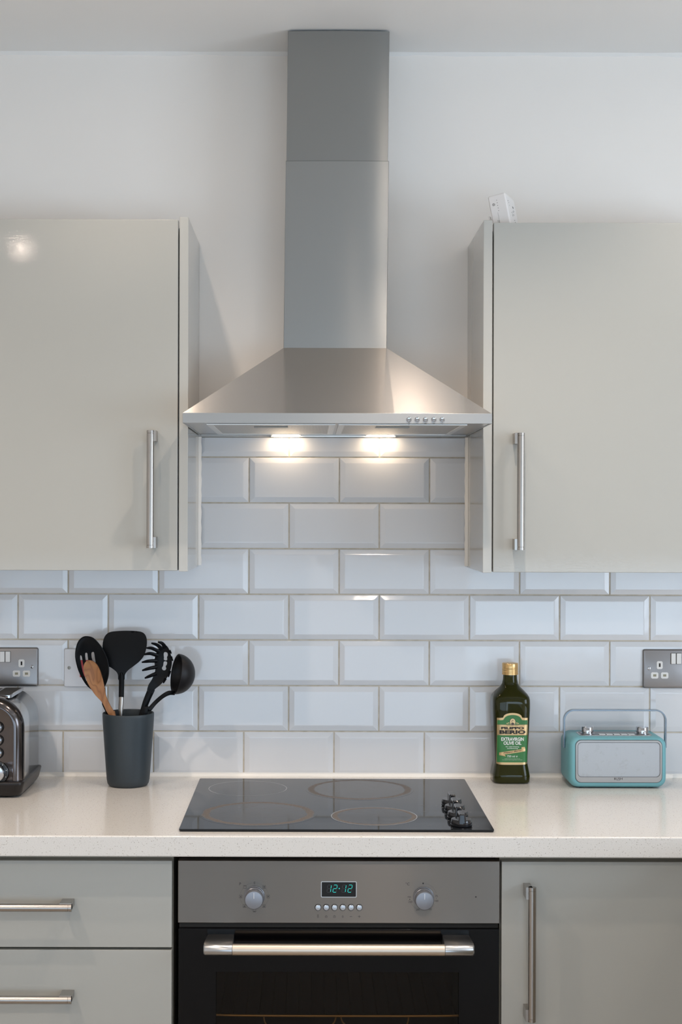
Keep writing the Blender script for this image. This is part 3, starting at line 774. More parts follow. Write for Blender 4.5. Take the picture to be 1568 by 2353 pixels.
# ------------------------------------------------------------------ utensil cup and utensils
CX, CD = -.3920, .1120
cup = thing('utensil_pot', 'dark grey-green tapered pot holding cooking utensils left of the hob', 'utensil pot', (CX, -CD, ZT))
def _pot():
    m = M('pot_matte', lin(40, 50, 57), .48); m.bump(m.noise(500, m.coords(), 2), .08, .0004); return m.m
b = BM()
lathe(b, [(.0001, .0014), (.034, .0010), (.0385, .0002), (.0415, .0012), (.0445, .0055), (.0462, .014), (.0480, .035), (.0515, .085), (.0545, .128), (.0556, .150), (.0556, .1555), (.0550, .1568), (.0540, .1572), (.0530, .1566), (.0524, .155), (.0518, .140), (.0485, .085), (.0445, .02), (.040, .008), (.0001, .006)], (CX, -CD, ZT), 64, cap0=False, cap1=False)
mk('pot_body', b, _pot(), cup, smooth=True, ang=60)
def U(zx, zy, d): return P(160 + zx / 5.2267, 1430 + zy / 5.2267, d)
def smooth_loop(pts, n=4):
    P_ = [Vector((p[0], p[1])) for p in pts]; m = len(P_); out = []
    for i in range(m):
        a, b_, c, d = P_[(i - 1) % m], P_[i], P_[(i + 1) % m], P_[(i + 2) % m]
        for k in range(n):
            t = k / n
            out.append(0.5 * ((2 * b_) + (-a + c) * t + (2 * a - 5 * b_ + 4 * c - d) * t * t + (-a + 3 * b_ - 3 * c + d) * t ** 3))
    return [(q.x, q.y) for q in out]
def outline(pts, d, n=3): return smooth_loop([(U(x, y, d).x, U(x, y, d).z) for x, y in pts], n)
pb = (CX, -CD, ZT + .010)   # where handles meet inside the pot
# slotted spoon
d = .098
t = thing('slotted_spoon', 'black slotted spoon, leftmost and behind the wooden spoon', 'spoon', (U(270, 800, d).x, -d, U(270, 800, d).z))
out = outline([(215, 172), (280, 190), (340, 250), (395, 330), (440, 420), (465, 510), (470, 590), (455, 680), (420, 765), (380, 810), (330, 818), (270, 800), (205, 745), (150, 660), (110, 570), (85, 470), (77, 380), (90, 290), (120, 220), (165, 180)], d)
hl = [outline([(128, 397), (142, 408), (150, 450), (165, 560), (185, 640), (208, 695), (200, 706), (180, 660), (155, 600), (135, 500), (124, 430)], d, 2),
      outline([(182, 380), (195, 368), (208, 378), (212, 420), (222, 500), (232, 600), (222, 610), (200, 520), (184, 440)], d, 2),
      outline([(255, 376), (272, 360), (288, 368), (296, 430), (310, 520), (318, 600), (300, 600), (275, 500), (258, 430)], d, 2)]
cxh, czh = U(275, 490, d).x, U(275, 490, d).z
def fy(x, z):
    r2 = ((x - cxh) / .037) ** 2 + ((z - czh) / .058) ** 2
    return -d - .004 + .013 * max(0, 1 - r2)
b = BM(); plate(b, out, hl, .0045, .0022, fy); hh_ = mk('bowl', b, mBLACK, t, smooth=True, ang=60)
b = BM(); lp = out + [out[0]]; tube(b, [(x, fy(x, z) + .0008, z) for x, z in lp], .0017, 6, caps=False); mk('bowl_rim', b, mBLACK, t, smooth=True)
b = BM(); A = U(395, 790, d); Bq = U(415, 950, d + .004); Cq = U(466, 1085, d + .004)
tube(b, catmull([(A.x, A.y + .0015, A.z), tuple(Bq), tuple(Cq), (CX + .024, -CD + .010, ZT + .014)], 6), lerp_list([.0062, .0055, .0052, .005, .005], 19), 12, flat=.6); mk('handle', b, mBLACK, t, smooth=True)
# wooden spoon
d = .134
def _wood():
    m = M('olive_wood', (.35, .17, .07, 1), .5); v = m.coords((1, 1, .28))
    n = m.n('ShaderNodeTexNoise'); n.inputs['Scale'].default_value = 34; n.inputs['Detail'].default_value = 1.5; m.l(v, n.inputs['Vector'])
    wv = m.math('FRACT', m.math('MULTIPLY', n.outputs['Fac'], 9)); wv2 = m.math('ABSOLUTE', m.math('SUBTRACT', wv, .5))
    base = m.ramp(wv2, [(0, (.20, .082, .030, 1)), (.14, (.28, .120, .045, 1)), (.5, (.35, .16, .06, 1))])
    f = m.noise(260, m.coords((1, 1, .15)), 3); m.l(m.mix(m.math('MULTIPLY', f, .35), base, (.24, .11, .045, 1)), m.b.inputs['Base Color']); return m.m
mWOOD = _wood()
t = thing('wooden_spoon', 'small brown wooden spoon in front of the slotted spoon', 'spoon', (U(290, 700, d).x, -d, U(290, 700, d).z))
out = outline([(222, 458), (272, 468), (322, 510), (362, 585), (392, 670), (410, 750), (424, 830), (438, 900), (488, 1010), (540, 1108), (462, 1108), (392, 970), (310, 880), (250, 790), (205, 710), (175, 620), (165, 550), (180, 490)], d)
cxh, czh = U(280, 610, d).x, U(280, 610, d).z
def fy2(x, z):
    r2 = ((x - cxh) / .020) ** 2 + ((z - czh) / .030) ** 2
    zt_ = U(0, 1108, d).z; k = max(0, min(1, (z - zt_) / .09))
    return -d + .0065 * max(0, 1 - r2) ** .8 + .004 * (1 - k)
b = BM(); plate(b, out, [], .0035, .0060, fy2); mk('bowl', b, mWOOD, t, smooth=True, ang=50)
b = BM(); A = U(501, 1100, d); tube(b, [(A.x, A.y + .0075, A.z + .004), (CX + .002, -CD - .036, ZT + .018)], [.0066, .0060], 12, flat=.5); mk('handle', b, mWOOD, t, smooth=True)
# turner
d = .068
t = thing('turner', 'broad black turner with steel sleeve standing tallest in the pot', 'turner', (U(620, 700, d).x, -d, U(620, 700, d).z))
out = outline([(395, 300), (402, 220), (428, 158), (475, 122), (560, 108), (680, 103), (800, 108), (870, 122), (910, 160), (928, 225), (922, 310), (897, 395), (850, 460), (790, 510), (728, 556), (690, 592), (668, 632), (660, 690), (592, 690), (585, 628), (560, 585), (500, 540), (450, 515), (415, 450), (398, 370)], d)
zt_ = U(0, 103, d).z; zb_ = U(0, 690, d).z; xm = U(660, 0, d).x
def fy3(x, z):
    k = (z - zb_) / (zt_ - zb_); return -d - .006 + .010 * k * k + .12 * ((x - xm) ** 2) * 8 * k
b = BM(); plate(b, out, [], .006, .0022, fy3); mk('blade', b, mBLACK, t, smooth=True, ang=60)
b = BM(); A = U(626, 600, d); B_ = U(625, 690, d + .004); Cc = U(621, 900, d + .014); D_ = U(612, 1112, d + .022)
tube(b, catmull([(A.x, A.y - .006, A.z), tuple(B_), tuple(Cc)], 6), lerp_list([.003, .0062, .0060, .0058], 13), 14); mk('neck', b, mBLACK, t, smooth=True)
b = BM(); tube(b, [tuple(Cc), (Cc.x + (D_.x - Cc.x), D_.y, D_.z), (CX - .010, -CD + .030, ZT + .012)], [.0056, .0058, .0050], 20); mk('steel_sleeve', b, mBARV, t, smooth=True, label='brushed steel lower handle')
# pasta server
d = .100
t = thing('pasta_server', 'black pasta server with curved prongs and two centre holes', 'pasta server', (U(1000, 800, d).x, -d, U(1000, 800, d).z))
out = outline([(1110, 290), (1155, 275), (1192, 318), (1212, 380), (1228, 440), (1225, 520), (1205, 590), (1180, 650), (1140, 700), (1085, 755), (1030, 800), (1000, 850), (965, 835), (935, 820), (950, 750), (985, 695), (1010, 640), (1030, 570), (1022, 500), (1024, 430), (1045, 360), (1075, 315)], d)
hl = [outline([(1150, 358), (1174, 368), (1178, 400), (1168, 420), (1172, 450), (1155, 462), (1130, 452), (1132, 425), (1128, 395), (1132, 368)], d, 2),
      outline([(1130, 476), (1150, 470), (1170, 480), (1166, 510), (1152, 530), (1160, 556), (1145, 578), (1118, 576), (1106, 552), (1120, 528), (1124, 500)], d, 2)]
cxh, czh = U(1130, 480, d).x, U(1130, 480, d).z
def fy4(x, z): return -d - .006 + .010 * max(0, 1 - ((x - cxh) / .028) ** 2 - ((z - czh) / .055) ** 2)
b = BM(); plate(b, out, hl, .004, .0030, fy4); mk('head', b, mBLACK, t, smooth=True, ang=60)
fing = [((1150, 300), (1112, 252), (1065, 236)), ((1110, 322), (1052, 272), (985, 250)), ((1075, 352), (990, 312), (925, 308)), ((1060, 400), (970, 375), (893, 387)),
        ((1050, 462), (950, 466), (870, 480)), ((1050, 535), (950, 555), (874, 578)), ((1040, 615), (965, 645), (906, 670))]
for f in fing:
    b = BM(); pts = [U(f[0][0], f[0][1], d + .003), U(f[1][0], f[1][1], d + .014), U(f[2][0], f[2][1], d + .030)]
    tube(b, catmull([tuple(p_) for p_ in pts], 5), lerp_list([.0045, .0040, .0034, .0018], 11), 10, flat=.6); mk('prong', b, mBLACK, t, smooth=True)
for f in (((1205, 345), (1222, 372)), ((1222, 420), (1240, 460)), ((1205, 590), (1188, 655)), ((1150, 680), (1128, 728))):
    b = BM(); A = U(*f[0], d); B_ = U(*f[1], d + .018); tube(b, [tuple(A), tuple(B_)], [.0030, .0014], 8, flat=.7); mk('prong', b, mBLACK, t, smooth=True)
b = BM(); pts = [U(985, 800, d + .002), U(925, 940, d + .002), U(873, 1095, d + .004)]
pts = catmull([tuple(p_) for p_ in pts] + [(CX - .014, -CD - .008, ZT + .014)], 6); tube(b, pts, lerp_list([.0080, .0074, .0070, .0062, .006], len(pts)), 14, flat=.6); mk('handle', b, mBLACK, t, smooth=True)
# ladle
d = .106
t = thing('ladle', 'black ladle with deep round bowl at the right of the pot', 'ladle', (U(1285, 620, d).x, -d, U(1285, 620, d).z))
b = BM(); c = U(1283, 620, d); R_ = .0440
nrm = Vector((-.945, -.327, 0.0)); up = Vector((.165, 0, .986)); 
nrm = (nrm - up * nrm.dot(up)).normalized(); sd = up.cross(nrm)
rings = []
for rr, off in ((1, 0), (.955, 0)):
    pass
def bowl_ring(r, h, n=40): return [c + up * (r * math.cos(2 * PI * k / n)) + sd * (r * math.sin(2 * PI * k / n)) - nrm * h for k in range(n)]
prof = [(R_ * math.cos(a), R_ * .92 * math.sin(a)) for a in [i * PI / 2 / 12 for i in range(13)]]
inn = [(r * .94, h * .94) for r, h in prof][::-1]
prof = [(max(r, .0001), h) for r, h in prof]; inn = [(max(r, .0001), h) for r, h in inn]
allp = prof[::-1] + [(R_ * .97, -.0008)] + inn[::-1]
loft(b, [bowl_ring(r, h) for r, h in allp], cap0=True, cap1=True)
mk('bowl', b, M('ladle_nylon', (.011, .0105, .012, 1), .42, Specular_IOR_Level=.25).m, t, smooth=True, ang=60)
b = BM(); pts = [U(1262, 850, d), U(1190, 850, d + .008), U(1110, 895, d + .008), U(1030, 965, d + .006), U(960, 1045, d + .013), U(905, 1100, d + .018)]
pts = catmull([tuple(p_) for p_ in pts] + [(CX + .031, -CD - .014, ZT + .018)], 6); tube(b, pts, lerp_list([.0045, .0050, .0044, .0044, .0048, .005, .005], len(pts)), 12, flat=.6); mk('handle', b, mBLACK, t, smooth=True)

# ------------------------------------------------------------------ olive oil bottle
BX, BD = P(1171.8, 1790, .05).x, .0530
bt = thing('oil_bottle', 'square dark green glass bottle of olive oil with gold cap beside the radio', 'bottle', (BX, -BD, ZT))
def bw(z):
    T_ = [(0, .0375), (.004, .0405), (.016, .0410), (.030, .0385), (.043, .0360), (.06, .0362), (.09, .0378), (.12, .0393), (.145, .0403), (.165, .0412), (.182, .0410), (.188, .0398), (.194, .0360), (.2005, .0300), (.208, .0225), (.2155, .0178), (.225, .0158), (.236, .0154)]
    for (a, u), (c_, v_) in zip(T_, T_[1:]):
        if z <= c_:
            k = (z - a) / (c_ - a); return u + (v_ - u) * k
    return T_[-1][1]
def bn(z): return 5.2 if z < .18 else max(2.0, 5.2 - (z - .18) / .03 * 3.2)
def sup(w_, n, m=48):
    out = []
    for k in range(m):
        a = 2 * PI * k / m; ca, sa = math.cos(a), math.sin(a)
        r = (abs(ca) ** n + abs(sa) ** n) ** (-1 / n); out.append((w_ * r * ca, w_ * r * sa))
    return out
b = BM(); zs_ = [0, .0015, .004, .010, .016, .023, .03, .036, .043, .05, .06, .075, .09, .105, .12, .135, .145, .155, .165, .174, .182, .185, .188, .191, .194, .197, .2005, .204, .208, .2115, .2155, .22, .225, .236]
loft(b, [[(BX + x, -BD + y, ZT + z) for x, y in sup(bw(z) * (.94 if z == 0 else 1), bn(z))] for z in zs_])
def _glass():
    m = M('bottle_green_glass', (.045, .047, .003, 1), .04); m.set('Transmission Weight', .60); m.set('IOR', 1.35); return m.m
mk('glass_body', b, _glass(), bt, smooth=True, ang=60)
b = BM(); loft(b, [[(BX + x, -BD + y, ZT + z) for x, y in sup((bw(z) - .0035), bn(z))] for z in zs_ if .003 < z < .171]); mk('oil', b, M('dark_oil', (.006, .008, .006, 1), .25).m, bt, smooth=True, ang=60)
b = BM(); lathe(b, [(.0168, .2350), (.0178, .2352), (.0178, .2385), (.0172, .2388), (.0172, .2400), (.0177, .2403), (.0177, .2420), (.0174, .2425), (.0174, .2450), (.0177, .2455), (.0177, .2475), (.0174, .2480), (.0176, .2490), (.0176, .2590), (.0168, .2605), (.0001, .2608)], (BX, -BD, ZT), 40)
cap_ = mk('cap', b, M('cap_gold', (.68, .45, .20, 1), .3, .95).m, bt, smooth=True, ang=30)
def fr(x, z, k=0.0):
    w_ = bw(z - ZT); u = min(abs(x - BX) / w_, .985); return -BD - w_ * (1 - u ** 5.2) ** (1 / 5.2) - .0003 * (k + 1)
def patch(x0, x1, zlo, zhi, k, mat, name, parent, nx=36, nz=14, label=None):
    """sheet on the bottle's front; zlo,zhi functions of x"""
    b = BM(); G = []
    for i in range(nx + 1):
        x = x0 + (x1 - x0) * i / nx; a, c_ = zlo(x), zhi(x)
        G.append([b.verts.new((BX + x, fr(BX + x, ZT + a + (c_ - a) * j / nz, k), ZT + a + (c_ - a) * j / nz)) for j in range(nz + 1)])
    for i in range(nx):
        for j in range(nz): b.faces.new((G[i][j], G[i + 1][j], G[i + 1][j + 1], G[i][j + 1]))
    return mk(name, b, mat, parent, smooth=True, label=label)
def arch(base, top, hw):
    def f(x):
        u = abs(x) / hw
        if u >= 1.35: return base
        if u > .95: return base + (top - base) * .10 * ((1.35 - u) / .40) ** 2
        return base + (top - base) * (.10 + .90 * math.sqrt(max(0, 1 - (u / .97) ** 2)) ** .9)
    return f
LW = .0362
def lw_lim(z): return min(LW, .93 * bw(z))
lab = patch(-.0338, .0338, lambda x: .0418 + .0015 * (abs(x) / .0338) ** 8, arch(.1445, .1555, .021), 0, mGOLD, 'label', bt, label='green and gold paper label')
patch(-.0332, .0332, lambda x: .0470, arch(.1395, .1510, .0195), 1, mGREEN, 'label_green_field', lab)
patch(-.0338, .0338, lambda x: .1065, lambda x: .1300, 2, mGOLD, 'label_gold_band', lab)
for z_ in (.1072, .1293): patch(-.0338, .0338, lambda x: z_ - .0002, lambda x: z_ + .0002, 3, mINKG, 'band_line', lab, nz=1)
def ltext(s, z, h, wd, mat, k=4, cx=0, name='label_lettering', **kw):
    bm = text_bm(s, h * 1.4, BX + cx, ZT + z, -.0003 * k, width=wd, height=h, warp=lambda X, Z: fr(X, Z, 0), **kw); mk(name, bm, mat, lab)
ltext('FILIPPO', .1224, .0056, .0500, mINK, bold=.00042)
ltext('BERIO', .1137, .0084, .0570, mINK, bold=.0006)
# slab serifs for the two dark words
b = BM()
for i in range(-6, 7):
    for zz in (.1196, .1252):
        x = i * .0041
        b_ = [(BX + x - .0012, zz), (BX + x + .0012, zz)]
b.free()
ltext('SINCE   1867', .1284, .0014, .0260, mINKG)
ltext('EXTRAVIRGIN', .0982, .0078, .0490, mWHITEINK, bold=.00022)
ltext('OLIVE OIL', .0895, .0076, .0390, mWHITEINK, bold=.00022)
ltext('For salad dressing', .0812, .0024, .0290, mWHITEINK, bold=.00008); ltext('and flavouring', .0775, .0024, .0235, mWHITEINK, bold=.00008)
ltext('750 ml \u212e', .0605, .0045, .0230, mWHITEINK)
ltext('Produced with extra virgin olive oils', .0550, .0013, .0330, mWHITEINK); ltext('from Greece, Italy, Portugal, Spain and Tunisia', .0524, .0013, .0440, mWHITEINK)
# ribbon with signature
b = BM()
def rib(pts, k=3):
    vs_ = [b.verts.new((BX + x, fr(BX + x, ZT + z, k), ZT + z)) for x, z in pts]; b.faces.new(vs_)
for i in range(12):
    f_ = lambda x: .0700 + (x) * .155
    x0_, x1_ = -.0285 + .057 * i / 12, -.0285 + .057 * (i + 1) / 12
    rib([(x0_, f_(x0_) - .0030), (x1_, f_(x1_) - .0030), (x1_, f_(x1_) + .0030), (x0_, f_(x0_) + .0030)])
rib([(-.0285, .0625), (-.0230, .0620), (-.0140, .0600), (-.0170, .0640), (-.0210, .0650), (-.0285, .0640)]); rib([(.020, .0765), (.0265, .0770), (.0280, .0790), (.0265, .0810), (.0200, .0805)])
mk('ribbon', b, mGOLD, lab)
ltext('Filippo Berio', .0702, .0040, .0400, mINK, k=6, shear=.5, rot=.15, name='signature')
# medallion: oval with a small head in profile
b = BM(); n_ = 28
def disc(cx, cz, rx, rz, k, mat, name, n_=24):
    b = BM(); b.faces.new([b.verts.new((BX + cx + rx * math.cos(2 * PI * i / n_), fr(BX, ZT + cz, k), ZT + cz + rz * math.sin(2 * PI * i / n_))) for i in range(n_)]); mk(name, b, mat, lab)
disc(0, .1360, .0066, .0080, 3, mINKG, 'medallion_edge'); disc(0, .1360, .0058, .0072, 4, mGOLD, 'medallion')
disc(.0002, .1372, .0026, .0034, 5, mINKG, 'medallion_head'); disc(.0006, .1369, .0019, .0026, 6, mGOLD, 'medallion_face'); disc(0, .1318, .0036, .0026, 5, mINKG, 'medallion_shoulders')
for s in (-1, 1):
    for k in range(4): disc(s * (.0078 + k * .0016), .1335 - k * .0006 + (k % 2) * .0012, .0013, .0006, 3, mGOLD, 'laurel_leaf')
# embossed ring of the glass shoulder
b = BM()
for k in range(26):
    x = -.026 + .052 * k / 25; z = .1865 - .00006 * 0 + .0025 * math.cos(x / .026 * 1.3) - .002
    r_ = .0009 * (1 + .3 * math.sin(k * 2.3)); c_ = Vector((BX + x, -BD - bw(z) * (1 - (abs(x) / bw(z)) ** bn(z)) ** (1 / bn(z)) * .995, ZT + z))
    bmesh.ops.create_icosphere(b, subdivisions=1, radius=r_, matrix=Matrix.Translation(c_))
mk('embossing', b, _glass(), bt, smooth=True)

# ------------------------------------------------------------------ radio
rx0, rx1, rd = .5590, .7690, .142
rz1 = 1.0105
rd_t = thing('radio', 'turquoise portable radio with chrome handle and speaker front', 'radio', ((rx0 + rx1) / 2, -.085, ZT))
def _turq():
    m = M('turquoise_leatherette', lin(108, 165, 174), .5); n = m.noise(700, m.coords(), 2); m.bump(n, .12, .0004); return m.m
mTQ = _turq()
b = BM(); R = []
for y, ins in ((-.0300, .010), (-.0305, .006), (-.033, .0025), (-.040, .0), (-.128, .0), (-.134, .0012), (-.1385, .0035), (-.1410, .0065), (-.1415, .0095)):
    R.append([(x, y, z) for x, z in rrect(rx0 + ins, rx1 - ins, ZT + .0015 + ins, rz1 - ins, max(.020 - ins * .3, .008), 8)])
loft(b, R); mk('case', b, mTQ, rd_t, smooth=True, ang=60)
b = BM()
for fx in (rx0 + .03, rx1 - .03):
    for fy_ in (-.05, -.12): lathe(b, [(.006, 0), (.006, .0022)], (fx, fy_, ZT), 12)
mk('feet', b, mBLACK, rd_t)
ga, gb = P(1324, 1750, .142).x, P(1521.5, 1750, .142).x; gz1, gz0 = P(1424, 1701.5, .142).z, P(1424, 1797.5, .142).z
b = BM(); frame_ring(b, rrect(ga, gb, gz0, gz1, .012, 8), rrect(ga + .0036, gb - .0036, gz0 + .0112, gz1 - .0036, .009, 8), -.1432, -.1405)
fa = mk('front_frame', b, M('radio_trim', (.42, .42, .42, 1), .28, .9).m, rd_t)
b = BM(); frame_ring(b, rrect(ga - .0012, gb + .0012, gz0 - .0012, gz1 + .0012, .013, 8), rrect(ga, gb, gz0, gz1, .012, 8), -.1422, -.1405); mk('frame_edge', b, M('trim_edge', (.10, .11, .11, 1), .4, .6).m, fa)
b = BM(); frame_ring(b, rrect(ga + .0034, gb - .0034, gz0 + .0110, gz1 - .0034, .009, 8), rrect(ga + .0042, gb - .0042, gz0 + .0118, gz1 - .0042, .0085, 8), -.1435, -.1405); mk('grille_edge', b, M('grille_edge', (.12, .12, .12, 1), .4, .6).m, fa)
def _grille():
    m = M('grille_cloth', lin(165, 172, 180), .55, .35)
    v = m.coords(); vo = m.n('ShaderNodeTexVoronoi'); vo.inputs['Scale'].default_value = 900; vo.inputs['Randomness'].default_value = 0; m.l(v, vo.inputs['Vector'])
    k = m.ramp(vo.outputs['Distance'], [(.25, g(1)), (.5, g(0))]); st_ = m.ramp(m.noise(55, v, 4, .7), [(.55, g(0)), (.85, g(1))])
    c1 = m.mix(m.math('MULTIPLY', k, .22), lin(176, 183, 190), lin(110, 114, 120)); m.l(m.mix(m.math('MULTIPLY', st_, .4), c1, lin(135, 132, 128)), m.b.inputs['Base Color']); return m.m
b = BM(); extr(b, rrect(ga + .0038, gb - .0038, gz0 + .0114, gz1 - .0038, .0085, 8), -.1424, -.1405); mk('speaker_grille', b, _grille(), fa)
p = P(1421.5, 1790, .1435)
bm = text_bm('BUSH', .007, p.x, p.z + .0004, -.1434, width=.0180, height=.0046, bold=.0001); box(bm, p.x - .004, p.x + .004, -.1434, -.1432, p.z - .0034, p.z - .0030); mk('lettering', bm, mINKG, fa)
b = BM(); extr(b, rrect(rx0 + .026, rx1 - .026, -.124, -.066, .012, 6), rz1 - .002, rz1 + .0012, 'Z'); tp = mk('top_panel', b, M('top_panel_metal', (.50, .50, .50, 1), .22, .95).m, rd_t, bevel=.0005)
b = BM(); extr(b, rrect(rx0 + .030, rx1 - .030, -.120, -.070, .010, 6), rz1 + .0009, rz1 + .0016, 'Z'); mk('panel_inlay', b, M('panel_inlay', (.22, .22, .22, 1), .3, .9).m, tp)
for i in range(5):
    x = rx0 + .068 + i * .0158; b = BM(); box(b, x, x + .0140, -.121, -.108, rz1 + .0016, rz1 + .0034); mk('preset_button', b, mALU, tp, bevel=.0006)
for kx in (P(1350.5, 1672, .097).x, P(1476.5, 1672, .097).x):
    b = BM(); lathe(b, [(.0150, .0012), (.0150, .0026), (.0128, .0028), (.0128, .0055), (.0134, .0060), (.0134, .0150), (.0124, .0168), (.0001, .0170)], (kx, -.097, rz1), 40); mk('knob', b, mCHROME, rd_t, smooth=True, ang=30)
b = BM(); hd_ = .088; xl, xr = rx0 - .0022, P(1529.5, 1680, hd_).x; zt_ = P(1410, 1631.5, hd_).z; zlo = P(1300, 1717, hd_).z; r_ = .0220
cp = [(xl, zlo)] + [(xl + r_ - r_ * math.cos(a), zt_ - r_ + r_ * math.sin(a)) for a in [i * PI / 2 / 10 for i in range(11)]] + [(xr - r_ + r_ * math.sin(a), zt_ - r_ + r_ * math.cos(a)) for a in [i * PI / 2 / 10 for i in range(11)]] + [(xr, zlo)]
R = []
for i, (x, z) in enumerate(cp):
    a = Vector(cp[max(i - 1, 0)]); c_ = Vector(cp[min(i + 1, len(cp) - 1)]); tt = (c_ - a).normalized(); n_ = Vector((tt.y, -tt.x)) * .0017
    R.append([(x - n_.x, -hd_ - .006, z - n_.y), (x + n_.x, -hd_ - .006, z + n_.y), (x + n_.x, -hd_ + .006, z + n_.y), (x - n_.x, -hd_ + .006, z - n_.y)])
loft(b, R); mk('carry_handle', b, M('handle_bright', (.24, .29, .34, 1), .2, 1.0).m, rd_t, bevel=.0004)

# ------------------------------------------------------------------ toaster
tx0, tx1 = -.852, -.5935; tz1 = P(20, 1584, .10).z
ts = thing('toaster', 'dark chrome four-slice toaster cut off by the left edge of the photo', 'toaster', (-.722, -.16, ZT))
TZ = tz1 - .0
def arch_prof(ins, zb_, r=.062, n=12):
    x0, x1, z1 = tx0 + ins, tx1 - ins, TZ - ins; r = r - ins
    pts = [(x1, zb_)]
    for k in range(n + 1):
        a = PI / 2 * k / n; pts.append((x1 - r + r * math.cos(a), z1 - r + r * math.sin(a)))
    for k in range(n + 1):
        a = PI / 2 + PI / 2 * k / n; pts.append((x0 + r + r * math.cos(a), z1 - r + r * math.sin(a)))
    pts.append((x0, zb_)); return pts
b = BM()
loft(b, [[(x, y, z) for x, z in arch_prof(i_, ZT + .030)] for y, i_ in ((-.065, .004), (-.070, .001), (-.225, .001))]); 
mk('shell', b, M('shell_polished_steel', (.62, .61, .60, 1), .14, 1.0).m, ts, smooth=True, ang=50)
mNICK = M('black_nickel', (.115, .102, .10, 1), .16, 1.0).m
b = BM()
loft(b, [[(x, y, z) for x, z in arch_prof(i_, ZT + .027)] for y, i_ in ((-.2252, .0030), (-.2268, .0004), (-.2350, -.0012), (-.2430, .0008), (-.2500, .0050), (-.2550, .0110), (-.2568, .0165), (-.2560, .0190), (-.2545, .0205))], cap1=True)
mk('front_frame', b, mNICK, ts, smooth=True, ang=50)
# slots on top
for sx0, sx1 in ((P(3, 1590, .13).x, P(40, 1590, .13).x), (tx0 + .045, tx0 + .08)):
    b = BM(); frame_ring(b, rrect(sx0 - .004, sx1 + .004, -.216, -.078, .006, 4), rrect(sx0, sx1, -.212, -.082, .004, 4), TZ - .004, TZ + .0016, 'Z'); sl = mk('slot_rim', b, mCHROME, ts)
    b = BM(); box(b, sx0, sx1, -.212, -.082, TZ - .0025, TZ + .0006); mk('slot', b, mDARK, sl)
# base skirt
b = BM(); R = []
for z, o_ in ((.0030, -.010), (.0045, -.004), (.012, .0), (.024, .003), (.031, .0045), (.0335, .0035), (.034, -.001)):
    R.append([(x, y, ZT + z) for x, y in rrect(tx0 - o_, tx1 + o_, -.262 - o_, -.055 + o_, .016, 5)])
loft(b, R); mk('base', b, M('base_dark', (.012, .010, .010, 1), .30, Specular_IOR_Level=.3).m, ts, smooth=True, ang=60)
b = BM()
for fx in (tx0 + .03, tx1 - .03):
    for fy_ in (-.08, -.235): lathe(b, [(.01, 0), (.01, .0040)], (fx, fy_, ZT), 14)
mk('feet', b, mBLACK, ts)
for s, cxk in ((1, P(-6, 1700, .255).x), (-1, tx0 + .055)):
    for py in (1672, 1701, 1730.5):
        z = P(0, py, .2545).z
        b = BM(); lathe(b, [(.0122, -.001), (.0122, .0010), (.0112, .0022), (.0100, .0016), (.0098, .0010)], (cxk, -.2545, z), 28, 'Y', cap1=True); bb = mk('button_ring', b, M('ring_black', (.008, .008, .009, 1), .15).m, ts, smooth=True)
        b = BM(); lathe(b, [(.0095, 0), (.0095, .0030), (.0085, .0036), (.0001, .0038)], (cxk, -.2545, z), 28, 'Y'); mk('button', b, M('button_dark_chrome', (.20, .19, .19, 1), .2, 1.0).m, bb, smooth=True)
    z = P(0, 1776, .2545).z; cxd = cxk if s < 0 else P(-8, 1776, .2545).x
    b = BM(); lathe(b, [(.0245, -.001), (.0245, .0012), (.0235, .0020), (.0001, .0020)], (cxd, -.2545, z), 40, 'Y'); dd_ = mk('dial_ring', b, M('dial_ring_black', (.010, .010, .011, 1), .2).m, ts, smooth=True, ang=30)
    b = BM(); lathe(b, [(.0185, .0015), (.0178, .0125), (.0165, .0140), (.0001, .0142)], (cxd, -.2545, z), 40, 'Y'); box(b, cxd - .0022, cxd + .0022, -.2745, -.2660, z - .0165, z + .0165); mk('dial', b, mCHROME, dd_, smooth=True, ang=30)
    b = BM()
    for k in range(9):
        a = math.radians(-60 + 37.5 * k); x_, z_ = cxd + .0212 * math.cos(a), z + .0212 * math.sin(a); lathe(b, [(.0007, .0018), (.0007, .0023)], (x_, -.2545, z_), 8, 'Y')
    mk('dial_dots', b, mWHITEINK, dd_)
    b = BM(); box(b, cxd + .046 * (1 if s < 0 else -1) - .006, cxd + .046 * (1 if s < 0 else -1) + .006, -.259, -.2535, ZT + .06, ZT + .16); mk('lever_slot', b, mDARK, ts)

# ------------------------------------------------------------------ white box on the right cabinet
gx = P(1152, 600, .235).x
gd = thing('white_network_adapter', 'white plastic box with small dots leaning on top of the right wall cabinet', 'adapter', (.4215, -.235, 2.0718))
gd.rotation_euler = (Matrix.Rotation(math.radians(-21), 3, 'Z') @ Matrix.Rotation(math.radians(-11), 3, 'Y')).to_euler()
mBOX = M('adapter_white', (.84, .81, .79, 1), .32).m
W_, L_, H_ = .038, .084, .0905
b = BM(); box(b, -W_, 0, 0, L_, 0.0005, H_); mk('housing', b, mBOX, gd, bevel=.0035, seg=4, local=True)
b = BM()
for k in range(5): lathe(b, [(.0007, -.0001), (.0007, .0003)], (-W_ * .53, 0, H_ - .0125 - k * .0056), 8, 'Y')
cxp, czp = -W_ * .74, H_ - .0200
frame_ring(b, [(cxp + .0027 * math.cos(a * PI / 10), czp + .0027 * math.sin(a * PI / 10)) for a in range(20)], [(cxp + .0022 * math.cos(a * PI / 10), czp + .0022 * math.sin(a * PI / 10)) for a in range(20)], -.0003, .0002)
frame_ring(b, [(cxp + .0013 * math.cos(a * PI / 6), czp + .0013 * math.sin(a * PI / 6)) for a in range(12)], [(cxp + .0009 * math.cos(a * PI / 6), czp + .0009 * math.sin(a * PI / 6)) for a in range(12)], -.0003, .0002)
